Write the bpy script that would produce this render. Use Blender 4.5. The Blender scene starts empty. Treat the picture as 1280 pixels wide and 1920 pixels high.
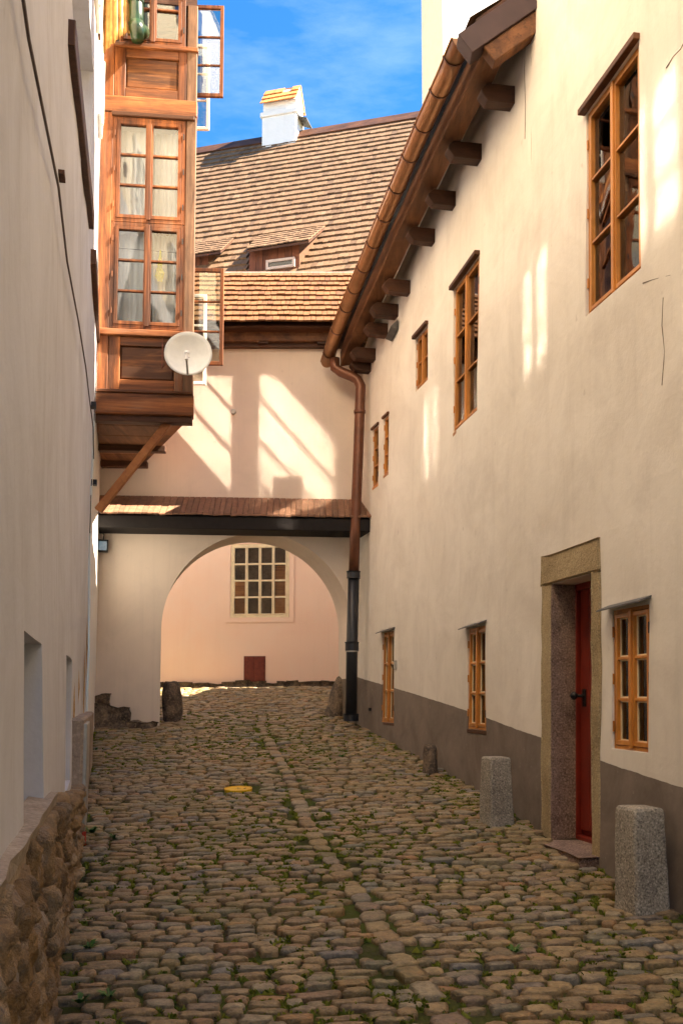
import bpy, math, random
from mathutils import Vector, Matrix, noise
random.seed(11)
C = bpy.context.scene
col = C.collection
R = random.uniform

# ------------------------------------------------------------------ camera, sky, sun, exposure
EYE = 1.40                      # eye height: the lane climbs away from the camera
FPX, CY, PITCH = 1800.0, 1142.5, math.radians(5.0)
cam_d = bpy.data.cameras.new('camera')
cam = bpy.data.objects.new('camera', cam_d); col.objects.link(cam)
cam.location = (0, 0, EYE)
cam.rotation_euler = (math.radians(90) + PITCH, 0, 0)
cam_d.sensor_width = 36.0; cam_d.lens = FPX / 1920 * 36.0
cam_d.shift_y = (CY - 960) / 1920
cam_d.clip_start = 0.05; cam_d.clip_end = 3000
C.camera = cam

SUN = Vector((1.0, -0.062, 1.10)).normalized()     # towards the sun: over the roofs on the right
EXPOSURE = 3.08
SKY_STRENGTH = 0.05
world = bpy.data.worlds.new('World'); C.world = world; world.use_nodes = True
wn = world.node_tree.nodes; wl = world.node_tree.links; wn.clear()
wo = wn.new('ShaderNodeOutputWorld'); bg = wn.new('ShaderNodeBackground'); bg.inputs[1].default_value = SKY_STRENGTH
sky = wn.new('ShaderNodeTexSky'); sky.sky_type = 'NISHITA'; sky.sun_disc = False
sky.sun_elevation = math.asin(SUN.z); sky.sun_rotation = math.atan2(SUN.x, SUN.y)
sky.air_density = 1.0; sky.dust_density = 0.4; sky.ozone_density = 2.5
tc = wn.new('ShaderNodeTexCoord'); mp = wn.new('ShaderNodeMapping'); mp.inputs['Scale'].default_value = (1.2, 1.2, 4.5)
mp.inputs['Rotation'].default_value = (0, 0.35, 0.2)
cn = wn.new('ShaderNodeTexNoise'); cn.inputs['Scale'].default_value = 2.6; cn.inputs['Detail'].default_value = 9; cn.inputs['Roughness'].default_value = 0.62
cr = wn.new('ShaderNodeMapRange'); cr.inputs[1].default_value = 0.48; cr.inputs[2].default_value = 0.95; cr.inputs[3].default_value = 0.0; cr.inputs[4].default_value = 0.28
hs = wn.new('ShaderNodeHueSaturation'); hs.inputs['Saturation'].default_value = 1.36; hs.inputs['Value'].default_value = .8
mx = wn.new('ShaderNodeMix'); mx.data_type = 'RGBA'; mx.inputs[7].default_value = (5.4, 6.2, 7.0, 1)
wl.new(tc.outputs['Generated'], mp.inputs[0]); wl.new(mp.outputs[0], cn.inputs['Vector']); wl.new(cn.outputs[0], cr.inputs[0])
wl.new(sky.outputs[0], hs.inputs['Color']); wl.new(hs.outputs[0], mx.inputs[6]); wl.new(cr.outputs[0], mx.inputs[0])
wl.new(mx.outputs[2], bg.inputs[0]); wl.new(bg.outputs[0], wo.inputs[0])
sd = bpy.data.lights.new('sun', 'SUN'); so = bpy.data.objects.new('sun', sd); col.objects.link(so)
sd.energy = 4.5; sd.angle = math.radians(0.5); sd.color = (1.0, 0.87, 0.69)
so.rotation_euler = SUN.to_track_quat('Z', 'Y').to_euler(); so.location = (6, 6, 14)
V = C.view_settings; V.view_transform = 'Standard'; V.look = 'None'; V.exposure = EXPOSURE; V.gamma = 1.0; V.use_curve_mapping = False
C.cycles.use_denoising = True
C.cycles.max_bounces = 10; C.cycles.diffuse_bounces = 7; C.cycles.glossy_bounces = 5; C.cycles.transparent_max_bounces = 12
C.cycles.caustics_reflective = True; C.cycles.sample_clamp_indirect = 60.0; C.cycles.use_guiding = True; C.cycles.use_surface_guiding = True; C.cycles.blur_glossy = 0.0

# ------------------------------------------------------------------ geometry helpers
CP, SP = math.cos(PITCH), math.sin(PITCH)
E = Vector((0, 0, EYE))
def ray(px, py):
    x = (px - 640) / FPX; y = (CY - py) / FPX
    return Vector((x, CP - y * SP, SP + y * CP))
def at_y(px, py, Y):
    d = ray(px, py); return E + d * (Y / d.y)
def on_plane(px, py, P, N):
    d = ray(px, py); return E + d * ((P - E).dot(N) / d.dot(N))
def lerp_tab(tab, y):
    if y <= tab[0][0]: i = 0
    elif y >= tab[-1][0]: i = len(tab) - 2
    else:
        i = 0
        while tab[i + 1][0] < y: i += 1
    (a, va), (b, vb) = tab[i], tab[i + 1]
    return va + (vb - va) * (y - a) / (b - a)
def smooth_tab(tab, y, k=0.5):
    return (lerp_tab(tab, y - k) + 2 * lerp_tab(tab, y - k / 2) + 2 * lerp_tab(tab, y) + 2 * lerp_tab(tab, y + k / 2) + lerp_tab(tab, y + k)) / 8
RW = [(-8, 4.45), (3, 2.38), (5.4, 1.92), (6.4, 1.74), (7.3, 1.56), (8.9, 1.285), (10.7, .95), (12.04, .60), (14, .10), (19, -1.0)]
DG = [(-10, 1.62), (0, 1.47), (3.9, 1.37), (5.4, 1.25), (6.4, 1.17), (7.3, 1.07), (8.9, .92), (10.7, .76), (12.04, .62), (14, .37), (16, .17), (18, -.03), (19, -.14), (21, -.2), (60, -.2)]
BAND = [(3, -.62), (5.4, -.53), (6.4, -.455), (7.3, -.355), (8.9, -.21), (10.7, -.05), (13.4, .21), (19, .7)]
def xr(Y, z=EYE - .6):
    return smooth_tab(RW, Y, .6) + .02 * (z - EYE + .6)
def xl_plinth(Y): return -.26 - .235 * Y
def xl(Y, z=EYE): return -.42 - .225 * Y + .11 * max(0, min(1, 1 - (Y - 3) / 6)) * (1 - max(0, min(1, (z - EYE + .4) / 3.5)))
def gz(X, Y):
    return EYE - smooth_tab(DG, Y, .7) + .025 * max(-2.5, min(2.0, X - .2 + .235 * (Y - 8))) * .6 + .008 * noise.noise(Vector((X * 1.3, Y * 1.3, 3)))
def march(px, py, f, t0, t1):
    d = ray(px, py); n = 400; prev = f(E + d * t0)
    for i in range(1, n + 1):
        t = t0 + (t1 - t0) * i / n; v = f(E + d * t)
        if v * prev <= 0:
            a, b = t0 + (t1 - t0) * (i - 1) / n, t
            for _ in range(30):
                m = (a + b) / 2
                if f(E + d * m) * prev <= 0: b = m
                else: a = m
            return E + d * a
        prev = v
    return None
def on_rw(px, py): return march(px, py, lambda p: p.x - xr(p.y, p.z), 2.5, 18)
def on_lw(px, py): return march(px, py, lambda p: p.x - xl(p.y, p.z), 1.0, 18)
def on_ground(px, py): return march(px, py, lambda p: p.z - gz(p.x, p.y), 2.0, 24)
def rw_normal(Y):
    s = (xr(Y + .3) - xr(Y - .3)) / .6
    return Vector((-1, s, 0)).normalized()

class Frame:
    def __init__(s, P, U, N, Vv=Vector((0, 0, 1))):
        s.P = Vector(P); s.U = Vector(U).normalized(); s.N = Vector(N).normalized(); s.V = Vector(Vv).normalized()
    def pt(s, a, h, n=0): return s.P + s.U * a + s.V * h + s.N * n
WORLD = Frame((0, 0, 0), (1, 0, 0), (0, 1, 0))     # box(a=x, h=z, n=y)

class MB:
    def __init__(s): s.v = []; s.f = []; s.m = []; s.t = []; s.cur = 0; s.tint = 0.0; s.band = None
    def add(s, verts, faces, mi=None):
        o = len(s.v); s.v += [tuple(p) for p in verts]
        for f in faces: s.f.append(tuple(i + o for i in f)); s.m.append(s.cur if mi is None else mi)
        s.t += [s.tint] * len(verts)
        return s
    def box(s, fr, a0, a1, h0, h1, n0, n1, jit=0.0):
        P = [fr.pt(a, h, n) for n in (n0, n1) for h in (h0, h1) for a in (a0, a1)]
        if jit: P = [p + Vector((R(-jit, jit), R(-jit, jit), R(-jit, jit))) for p in P]
        return s.add(P, [(0, 2, 3, 1), (4, 5, 7, 6), (0, 1, 5, 4), (2, 6, 7, 3), (0, 4, 6, 2), (1, 3, 7, 5)])
    def hexa(s, P):                # 8 points: bottom 4 then top 4
        return s.add(P, [(3, 2, 1, 0), (4, 5, 6, 7), (0, 1, 5, 4), (1, 2, 6, 5), (2, 3, 7, 6), (3, 0, 4, 7)])
    def tube(s, pts, r, n=10, caps=True, half=None):
        pts = [Vector(p) for p in pts]; rs = r if isinstance(r, (list, tuple)) else [r] * len(pts)
        vs = []; up0 = None
        for i, p in enumerate(pts):
            t = (pts[min(i + 1, len(pts) - 1)] - pts[max(i - 1, 0)]).normalized()
            if up0 is None:
                up0 = Vector((0, 0, 1)) if abs(t.z) < .9 else Vector((0, 1, 0))
            a = t.cross(up0).normalized(); b = a.cross(t).normalized(); up0 = b
            for k in range(n):
                w = 2 * math.pi * k / n
                vs.append(p + a * math.cos(w) * rs[i] + b * math.sin(w) * rs[i])
        fs = []
        for i in range(len(pts) - 1):
            for k in range(n):
                fs.append((i * n + k, i * n + (k + 1) % n, (i + 1) * n + (k + 1) % n, (i + 1) * n + k))
        if caps: fs.append(tuple(range(n - 1, -1, -1))); fs.append(tuple((len(pts) - 1) * n + k for k in range(n)))
        return s.add(vs, fs)
    def build(s, name, mats, parent=None, smooth=False, bevel=0.0, kind=None, loc=None):
        me = bpy.data.meshes.new(name); me.from_pydata(s.v, [], s.f)
        if not isinstance(mats, (list, tuple)): mats = [mats]
        for m in mats: me.materials.append(m)
        if len(mats) > 1: me.polygons.foreach_set('material_index', s.m)
        if any(s.t):
            a = me.attributes.new('tint', 'FLOAT', 'POINT'); a.data.foreach_set('value', s.t)
        if s.band is not None:
            a = me.attributes.new('band', 'FLOAT', 'POINT'); a.data.foreach_set('value', s.band)
        if smooth: me.polygons.foreach_set('use_smooth', [True] * len(me.polygons))
        me.update()
        o = bpy.data.objects.new(name, me); col.objects.link(o)
        if parent: attach(o, parent)
        if loc: o.location = loc
        if bevel:
            b = o.modifiers.new('bevel', 'BEVEL'); b.width = bevel; b.segments = 1; b.limit_method = 'ANGLE'
        if kind: o['kind'] = kind
        return o
ORIGIN = {}
def attach(o, parent):
    o.parent = parent
    o.matrix_parent_inverse = Matrix.Translation(-Vector(ORIGIN.get(parent.name, (0, 0, 0))))
def thing(name, label, cat, loc, group=None):
    o = bpy.data.objects.new(name, None); col.objects.link(o); o.empty_display_size = .2
    o.location = loc; ORIGIN[o.name] = tuple(loc)
    return tag(o, label, cat, group)
def tag(o, label, cat, group=None):
    o['label'] = label; o['category'] = cat
    if group: o['group'] = group
    return o
def grid_lines(lo, hi, step, extra):
    n = max(1, round((hi - lo) / step)); L = [lo + (hi - lo) * i / n for i in range(n + 1)]
    L = [x for x in L if all(abs(x - e) > step * .25 for e in extra) or x in (lo, hi)] + [e for e in extra if lo < e < hi]
    return sorted(set(L))
def sheet(mb, fn, us, vs, holes=(), bandfn=None):
    """fn(u, v, depth) -> point; holes (u0,u1,v0,v1,depth): cells left out, reveals turned inwards"""
    idx = {}; vv = []; ff = []; band = []
    def vert(i, j, d):
        k = (i, j, d)
        if k not in idx:
            p = fn(us[i], vs[j], d); idx[k] = len(vv); vv.append(p)
            if bandfn: band.append(bandfn(us[i], p))
        return idx[k]
    def hole_at(i, j):
        if i < 0 or j < 0 or i >= len(us) - 1 or j >= len(vs) - 1: return None
        cu, cv = (us[i] + us[i + 1]) / 2, (vs[j] + vs[j + 1]) / 2
        for h in holes:
            if h[0] < cu < h[1] and h[2] < cv < h[3]: return h
        return None
    for i in range(len(us) - 1):
        for j in range(len(vs) - 1):
            h = hole_at(i, j)
            if h is None:
                ff.append((vert(i, j, 0), vert(i + 1, j, 0), vert(i + 1, j + 1, 0), vert(i, j + 1, 0)))
            else:
                for (di, dj, e) in ((-1, 0, ((i, j), (i, j + 1))), (1, 0, ((i + 1, j + 1), (i + 1, j))), (0, -1, ((i + 1, j), (i, j))), (0, 1, ((i, j + 1), (i + 1, j + 1)))):
                    if hole_at(i + di, j + dj) is None:
                        (a, b), (c, d) = e
                        ff.append((vert(a, b, 0), vert(c, d, 0), vert(c, d, h[4]), vert(a, b, h[4])))
    mb.add(vv, ff)
    if bandfn: mb.band = band
    return mb

# ------------------------------------------------------------------ materials
class NT:
    def __init__(s, name):
        s.m = bpy.data.materials.new(name); s.m.use_nodes = True
        s.n = s.m.node_tree.nodes; s.l = s.m.node_tree.links; s.p = s.n['Principled BSDF']
        s.co = s.n.new('ShaderNodeTexCoord').outputs['Object']
    def node(s, t, **kw):
        o = s.n.new('ShaderNode' + t)
        for k, v in kw.items(): setattr(o, k, v)
        return o
    def link(s, a, b): s.l.new(a, b)
    def mapping(s, scale, rot=(0, 0, 0)):
        m = s.node('Mapping'); m.inputs['Scale'].default_value = scale; m.inputs['Rotation'].default_value = rot
        s.link(s.co, m.inputs[0]); return m.outputs[0]
    def noise(s, scale, detail=4, rough=.55, vec=None, dist=0):
        o = s.node('TexNoise'); o.inputs['Scale'].default_value = scale; o.inputs['Detail'].default_value = detail
        o.inputs['Roughness'].default_value = rough; o.inputs['Distortion'].default_value = dist
        s.link(vec or s.co, o.inputs['Vector']); return o.outputs[0]
    def rng(s, x, a, b, c=0., d=1.):
        o = s.node('MapRange'); s.link(x, o.inputs[0])
        for i, v in enumerate((a, b, c, d)): o.inputs[i + 1].default_value = v
        return o.outputs[0]
    def mix(s, fac, a, b, mode='MIX'):
        o = s.node('Mix'); o.data_type = 'RGBA'; o.blend_type = mode
        for sock, v in ((o.inputs[0], fac), (o.inputs[6], a), (o.inputs[7], b)):
            if hasattr(v, 'links') or isinstance(v, bpy.types.NodeSocket): s.link(v, sock)
            elif isinstance(v, (int, float)): sock.default_value = v
            else: sock.default_value = (*v, 1) if len(v) == 3 else v
        return o.outputs[2]
    def math(s, op, a, b=0.):
        o = s.node('Math'); o.operation = op
        for i, v in enumerate((a, b)):
            if isinstance(v, (int, float)): o.inputs[i].default_value = v
            else: s.link(v, o.inputs[i])
        return o.outputs[0]
    def ramp(s, x, stops):
        o = s.node('ValToRGB'); s.link(x, o.inputs[0]); e = o.color_ramp.elements
        while len(e) > 1: e.remove(e[0])
        e[0].position = stops[0][0]; e[0].color = (*stops[0][1], 1)
        for p, c in stops[1:]: k = e.new(p); k.color = (*c, 1)
        return o.outputs[0]
    def bump(s, h, strength, dist=.01, prev=None):
        o = s.node('Bump'); o.inputs['Strength'].default_value = strength; o.inputs['Distance'].default_value = dist
        s.link(h, o.inputs['Height'])
        if prev: s.link(prev, o.inputs['Normal'])
        return o.outputs[0]
    def attr(s, name):
        o = s.node('Attribute'); o.attribute_name = name; return o.outputs['Fac']
    def rnd(s):          # one random number per stone / shingle: mesh attribute + object random
        r = s.node('ObjectInfo').outputs['Random']
        return s.math('FRACT', s.math('ADD', s.attr('tint'), r))
    def done(s, colr=None, rough=.8, normal=None, spec=.3, metal=0.):
        if colr is not None:
            if isinstance(colr, tuple): s.p.inputs['Base Color'].default_value = (*colr, 1)
            else: s.link(colr, s.p.inputs['Base Color'])
        if isinstance(rough, (int, float)): s.p.inputs['Roughness'].default_value = rough
        else: s.link(rough, s.p.inputs['Roughness'])
        s.p.inputs['Specular IOR Level'].default_value = spec; s.p.inputs['Metallic'].default_value = metal
        if normal: s.link(normal, s.p.inputs['Normal'])
        return s.m

def plaster(name, c1, c2, c3, dirt, band=None, dirt_amt=.55, streak=.5, relief=1.0):
    t = NT(name)
    big = t.noise(.55, 5, .6); mid = t.noise(1.35, 7, .68, dist=.6)
    st = t.noise(1.0, 6, .7, vec=t.mapping((5.5, 5.5, .35)))
    st2 = t.noise(1.0, 5, .7, vec=t.mapping((22, 22, .8)))
    c = t.mix(t.rng(big, .38, .62), c1, c2)
    c = t.mix(t.rng(mid, .44, .70, 0, .75), c, c3)
    c = t.mix(t.rng(st, .52, .8, 0, dirt_amt * streak), c, dirt)
    c = t.mix(t.rng(st2, .55, .85, 0, .35 * streak), c, dirt)
    spots = t.noise(9, 3, .5); c = t.mix(t.rng(spots, .70, .78, 0, .5 * dirt_amt), c, dirt)
    if band is not None:
        bn = t.noise(7, 4, .6)
        edge = t.math('ADD', t.attr('band'), t.rng(bn, 0, 1, -.008, .008))
        b = t.mix(t.rng(t.noise(1.8, 7, .72, dist=.5), .35, .65), band[0], band[1]); b = t.mix(t.rng(t.noise(16, 5, .7), .62, .72, 0, .5), b, (.36, .31, .26))
        c = t.mix(t.math('LESS_THAN', edge, 0.0), c, b)
    f = t.noise(38, 5, .65); g = t.noise(5, 4, .6)
    n = t.bump(g, .35 * relief, .03 * relief); n = t.bump(f, .28 * relief, .006, n)
    return t.done(c, t.rng(mid, .3, .7, .8, .95), n, spec=.2)
def wood(name, c1, c2, c3, sc=(1, 1, .06), gs=9., rough=.6, bump=.5, spec=.3, rand=.25, weather=0):
    t = NT(name)
    v = t.mapping(sc)
    g = t.noise(gs, 7, .68, vec=v, dist=.8); b = t.noise(2.2, 5, .6)
    w = t.noise(gs * 5, 3, .6, vec=v)
    c = t.ramp(g, [(.28, c3), (.45, c2), (.62, c1), (.85, tuple(min(1, x * 1.15) for x in c1))])
    c = t.mix(t.rng(b, .42, .72, 0, .75), c, tuple(x * .6 for x in c2))
    c = t.mix(t.rng(w, .56, .70, 0, .55), c, c3)
    if weather:
        v2 = t.mapping(tuple(x * .7 for x in sc)); k2 = t.noise(gs * .45, 6, .72, vec=v2, dist=.5); pt = t.noise(1.6, 4, .6)
        c = t.mix(t.rng(k2, .45, .60, 0, weather), c, tuple(x * .55 for x in c3))
        c = t.mix(t.math('MULTIPLY', t.rng(k2, .47, .36), t.rng(pt, .45, .62, 0, weather * .6)), c, (.30, .215, .14))
    if rand:
        k = t.rng(t.rnd(), 0, 1, 1 - rand, 1 + rand)
        o = t.node('Vectormath') if False else t.node('HueSaturation'); t.link(c, o.inputs['Color']); t.link(k, o.inputs['Value']); c = o.outputs[0]
    n = t.bump(g, bump, .012); n = t.bump(w, bump * .5, .004, n)
    return t.done(c, rough, n, spec=spec)
def stone(name, stops, sp_scale=90., sp=.35, rough=.85, bump=.6, big=2.0):
    t = NT(name)
    a = t.noise(big, 6, .65, dist=.5); s1 = t.noise(sp_scale, 3, .6); s2 = t.noise(14, 6, .7)
    c = t.ramp(a, stops)
    c = t.mix(t.rng(s1, .53, .66, 0, sp), c, tuple(x * .25 for x in stops[0][1]))
    c = t.mix(t.rng(s1, .46, .34, 0, sp), c, tuple(min(.9, x * 1.6) for x in stops[-1][1]))
    n = t.bump(s2, bump, .02); n = t.bump(s1, bump * .6, .004, n)
    return t.done(c, rough, n, spec=.25)
def tinted(name, stops, nscale=18., rough=.75, bump=.5, mott=.35, moss=None, grain=None, spec=.3):
    t = NT(name)
    if moss: t.co = t.node('NewGeometry').outputs['Position']     # shared stone meshes: grain from the place, not the mesh
    c = t.ramp(t.rnd(), stops)
    v = t.mapping(grain) if grain else None
    a = t.noise(nscale, 6, .65, vec=v); b = t.noise(nscale * 4, 4, .6, vec=v)
    o = t.node('HueSaturation'); t.link(c, o.inputs['Color']); t.link(t.rng(a, .3, .7, 1 - mott, 1 + mott) if not moss else t.rng(a, .3, .7, 1.12 - mott, 1.12 + mott), o.inputs['Value']); c = o.outputs[0]
    if moss:
        gr = t.noise(70, 4, .7); c = t.mix(t.rng(gr, .55, .68, 0, .5), c, (.06, .045, .03)); c = t.mix(t.rng(gr, .44, .33, 0, .4), c, (.42, .35, .25))
    if moss:
        g = t.noise(1.7, 6, .7); c = t.mix(t.rng(g, .50, .74, 0, .6), c, moss)
    n = t.bump(a, bump, .012); n = t.bump(b, bump * .6, .004, n)
    return t.done(c, rough, n, spec=spec)
def flat(name, c, rough=.5, spec=.4, metal=0., var=.15, scale=14., bump=0.):
    t = NT(name); a = t.noise(scale, 5, .6)
    cc = t.mix(t.rng(a, .35, .7), tuple(x * (1 - var) for x in c), tuple(min(1, x * (1 + var)) for x in c))
    return t.done(cc, rough, t.bump(a, bump, .01) if bump else None, spec, metal)
def glass(name, tint=(.9, .92, .9), rough=.02, ior=1.6, wave=.0, boost=1.0):
    t = NT(name); t.n.remove(t.p)
    fr = t.node('Fresnel'); fr.inputs['IOR'].default_value = ior
    tr = t.node('BsdfTransparent'); tr.inputs[0].default_value = (*tint, 1)
    gl = t.node('BsdfGlossy'); gl.inputs['Roughness'].default_value = rough; gl.inputs[0].default_value = (1, 1, 1, 1)
    if wave:
        b = t.bump(t.noise(2.2, 2, .5), wave, .02); t.link(b, gl.inputs['Normal'])
    ms = t.node('MixShader'); k = t.math('MINIMUM', t.math('MULTIPLY', fr.outputs[0], boost), 1.0)
    t.link(k, ms.inputs[0]); t.link(tr.outputs[0], ms.inputs[1]); t.link(gl.outputs[0], ms.inputs[2])
    t.link(ms.outputs[0], t.n['Material Output'].inputs[0]); return t.m

M = {}
M['plaster_right'] = plaster('cream lime plaster', (.79, .735, .655), (.73, .67, .585), (.61, .55, .48), (.44, .38, .32), band=((.165, .13, .105), (.25, .205, .168)), dirt_amt=.7, streak=.38, relief=.7)
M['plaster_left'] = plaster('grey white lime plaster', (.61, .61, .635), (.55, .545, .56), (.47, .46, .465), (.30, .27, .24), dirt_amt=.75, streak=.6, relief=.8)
M['plaster_gate'] = plaster('pink beige plaster', (.71, .60, .50), (.66, .555, .46), (.60, .51, .43), (.42, .35, .30), dirt_amt=.5, relief=.35)
M['plaster_far'] = plaster('salmon plaster', (.86, .62, .47), (.85, .585, .43), (.84, .63, .49), (.62, .42, .28), dirt_amt=.25, relief=.35)
M['plaster_white'] = plaster('white limewash', (.82, .80, .77), (.80, .78, .75), (.76, .74, .71), (.55, .52, .48), dirt_amt=.3)
M['plaster_bounce'] = plaster('cream bounce plaster', (.82, .72, .55), (.79, .68, .51), (.76, .65, .49), (.5, .4, .3), dirt_amt=.3)
M['wood_v'] = wood('weathered orange brown wood upright', (.37, .125, .032), (.22, .066, .017), (.055, .02, .008), weather=.85)
M['wood_h'] = wood('weathered orange brown wood lengthwise', (.38, .135, .038), (.23, .072, .020), (.06, .022, .008), sc=(.06, .06, 1), weather=.85)
M['wood_panel'] = wood('weathered panel wood', (.44, .175, .047), (.29, .10, .025), (.085, .03, .010), sc=(.09, .09, 1), gs=7, weather=.9)
M['wood_grey'] = wood('dark greyed post wood', (.20, .105, .055), (.12, .06, .03), (.045, .022, .012), gs=12)
M['wood_beam'] = wood('old beam wood', (.24, .105, .042), (.15, .062, .025), (.05, .022, .011), sc=(.9, .08, .9), gs=8)
M['wood_dark'] = wood('dark beam wood', (.10, .04, .018), (.06, .024, .012), (.022, .01, .006), sc=(.08, .9, .9), gs=8)
M['window_wood'] = wood('honey varnished window wood', (.56, .235, .045), (.47, .18, .03), (.36, .12, .02), gs=14, rough=.4, bump=.15, spec=.45)
M['window_wood_dark'] = wood('dark varnished lintel wood', (.13, .05, .02), (.09, .035, .015), (.04, .016, .008), gs=10)
M['inner_wood'] = wood('inner ceiling wood', (.42, .25, .13), (.33, .18, .085), (.16, .08, .035), sc=(.1, .1, 1))
M['white_paint'] = flat('white window paint', (.80, .77, .70), .5, .4, var=.06)
M['cream_paint'] = flat('cream window paint', (.80, .66, .42), .5, .4, var=.08)
M['iron'] = flat('black iron', (.018, .017, .018), .5, .4, .3)
M['cast_iron'] = flat('black painted cast iron', (.012, .013, .017), .42, .5, 0., bump=.1)
M['copper'] = flat('brown copper', (.36, .185, .085), .34, .5, .8, var=.2, scale=6)
M['copper_dark'] = flat('dark brown copper pipe', (.15, .058, .03), .42, .5, .4, var=.25, scale=5)
M['sheet_dark'] = flat('dark brown sheet metal', (.055, .03, .028), .5, .5, .2, scale=4)
M['slate'] = flat('grey flashing', (.11, .105, .10), .55, .4, .1, scale=9, bump=.2)
M['granite'] = stone('speckled grey granite', [(.3, (.23, .20, .16)), (.5, (.31, .275, .22)), (.7, (.37, .33, .27))], 85, .75, .85, .5)
M['granite_ochre'] = stone('ochre door stone', [(.3, (.27, .20, .105)), (.5, (.36, .27, .15)), (.7, (.42, .33, .19))], 95, .45, .85, .6)
M['granite_red'] = stone('reddish granite reveal', [(.3, (.13, .085, .065)), (.5, (.24, .165, .13)), (.72, (.31, .22, .175))], 80, .6, .85, .7, big=5)
M['rock'] = stone('rough brown rock', [(.3, (.045, .034, .027)), (.5, (.12, .09, .065)), (.68, (.27, .19, .12))], 40, .4, .85, 1.0, big=5)
M['red_door'] = flat('oxblood red door paint', (.20, .022, .012), .38, .45, var=.2, scale=5)
M['red_dark'] = flat('dark red hatch paint', (.16, .035, .02), .55, .3, var=.2)
M['dish'] = flat('pale dish enamel', (.78, .77, .70), .5, .4, var=.04)
M['zinc'] = flat('dull zinc', (.42, .40, .36), .45, .5, .6)
M['green_pipe'] = flat('green glazed pipe', (.014, .035, .012), .28, .5, 0., var=.4, scale=8)
M['rust_sheet'] = flat('rusty yellow sheet', (.46, .24, .07), .6, .3, .1, var=.5, scale=5, bump=.2)
M['yellow'] = flat('yellow enamel', (.80, .47, .015), .4, .4, var=.1)
M['black_print'] = flat('dark print', (.05, .035, .02), .6, .2)
M['red_plastic'] = flat('red plastic', (.45, .04, .015), .4, .4)
M['added_curtain'] = flat('white net curtain', (.78, .76, .73), .9, .1, var=.06, scale=5)
M['room'] = flat('dim brown room', (.17, .12, .08), .9, .1, var=.5, scale=3)
M['room_light'] = flat('pale room wall', (.75, .68, .58), .9, .1, var=.2, scale=2)
M['blind'] = wood('amber slatted blind', (.75, .33, .08), (.62, .25, .06), (.25, .09, .025), sc=(.05, .05, 3.2), gs=12, rand=0)
M['orange_tile'] = tinted('orange roof tile', [(0, (.52, .20, .055)), (.5, (.60, .25, .07)), (1, (.46, .16, .045))], 12, .7)
M['shingle'] = tinted('sun bleached wooden shingle', [(0, (.145, .084, .045)), (.35, (.18, .109, .060)), (.7, (.16, .092, .049)), (.9, (.10, .056, .030)), (1, (.205, .130, .077))], 16, .8, .6, .25)
M['shingle_low'] = tinted('amber wooden shingle', [(0, (.14, .060, .022)), (.4, (.17, .075, .028)), (.8, (.15, .064, .023)), (1, (.09, .038, .015))], 16, .8, .6, .25)
M['board'] = tinted('brown canopy board', [(0, (.19, .095, .055)), (.5, (.24, .125, .072)), (1, (.15, .08, .047))], 14, .7, .6, .3)
M['cobble'] = tinted('river cobble', [(0, (.20, .130, .058)), (.12, (.275, .190, .088)), (.24, (.165, .118, .062)), (.36, (.31, .220, .108)), (.47, (.215, .140, .062)), (.57, (.155, .132, .092)), (.66, (.28, .160, .062)), (.74, (.20, .168, .112)), (.82, (.30, .232, .136)), (.90, (.16, .146, .124)), (1, (.25, .132, .052))], 24, .52, .95, .5, moss=(.11, .12, .020), spec=.5)
t = NT('rubble plinth stone')
n1 = t.noise(5.5, 8, .75, dist=.25); n2 = t.noise(13, 7, .72, dist=.2); n3 = t.noise(45, 5, .7)
c = t.ramp(n1, [(.30, (.028, .024, .022)), (.41, (.20, .125, .065)), (.50, (.40, .24, .10)), (.57, (.26, .19, .13)), (.66, (.50, .41, .30)), (.75, (.15, .105, .075))])
c = t.mix(t.rng(n2, .55, .68, 0, .7), c, (.06, .048, .04)); c = t.mix(t.rng(n2, .42, .33, 0, .65), c, (.42, .34, .25))
tone = t.ramp(t.rnd(), [(0, (.05, .045, .042)), (.25, (.30, .19, .09)), (.5, (.22, .19, .165)), (.75, (.42, .32, .21)), (1, (.13, .085, .05))]); c = t.mix(.5, c, tone); c = t.mix(1.0, c, (1.55, 1.55, 1.55), 'MULTIPLY')
M['plinth_stone'] = t.done(c, .85, t.bump(n3, .6, .01, t.bump(n2, 1.0, .12)), .25)
t = NT('joint earth and moss')
nb = t.noise(1.1, 6, .7); ns = t.noise(14, 5, .7)
cc = t.mix(t.rng(nb, .34, .52), (.040, .028, .017), (.060, .075, .013)); cc = t.mix(t.rng(ns, .5, .72, 0, .6), cc, (.10, .075, .047))
M['earth'] = t.done(cc, .95, t.bump(ns, .8, .03), .15)
t = NT('moss green'); rn = t.rnd(); gc = t.ramp(rn, [(0, (.07, .095, .010)), (.5, (.125, .15, .016)), (1, (.20, .20, .025))]); M['moss'] = t.done(gc, .8, None, .2)
M['glass'] = glass('window glass', (.82, .84, .80), .015, 1.55, wave=.06)
M['glass_old'] = glass('old window glass', (.90, .92, .92), .03, 1.5, wave=.15)
M['glass_sun'] = glass('sunlit upper glass', (.86, .88, .88), .06, 1.5, boost=4.2)

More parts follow.
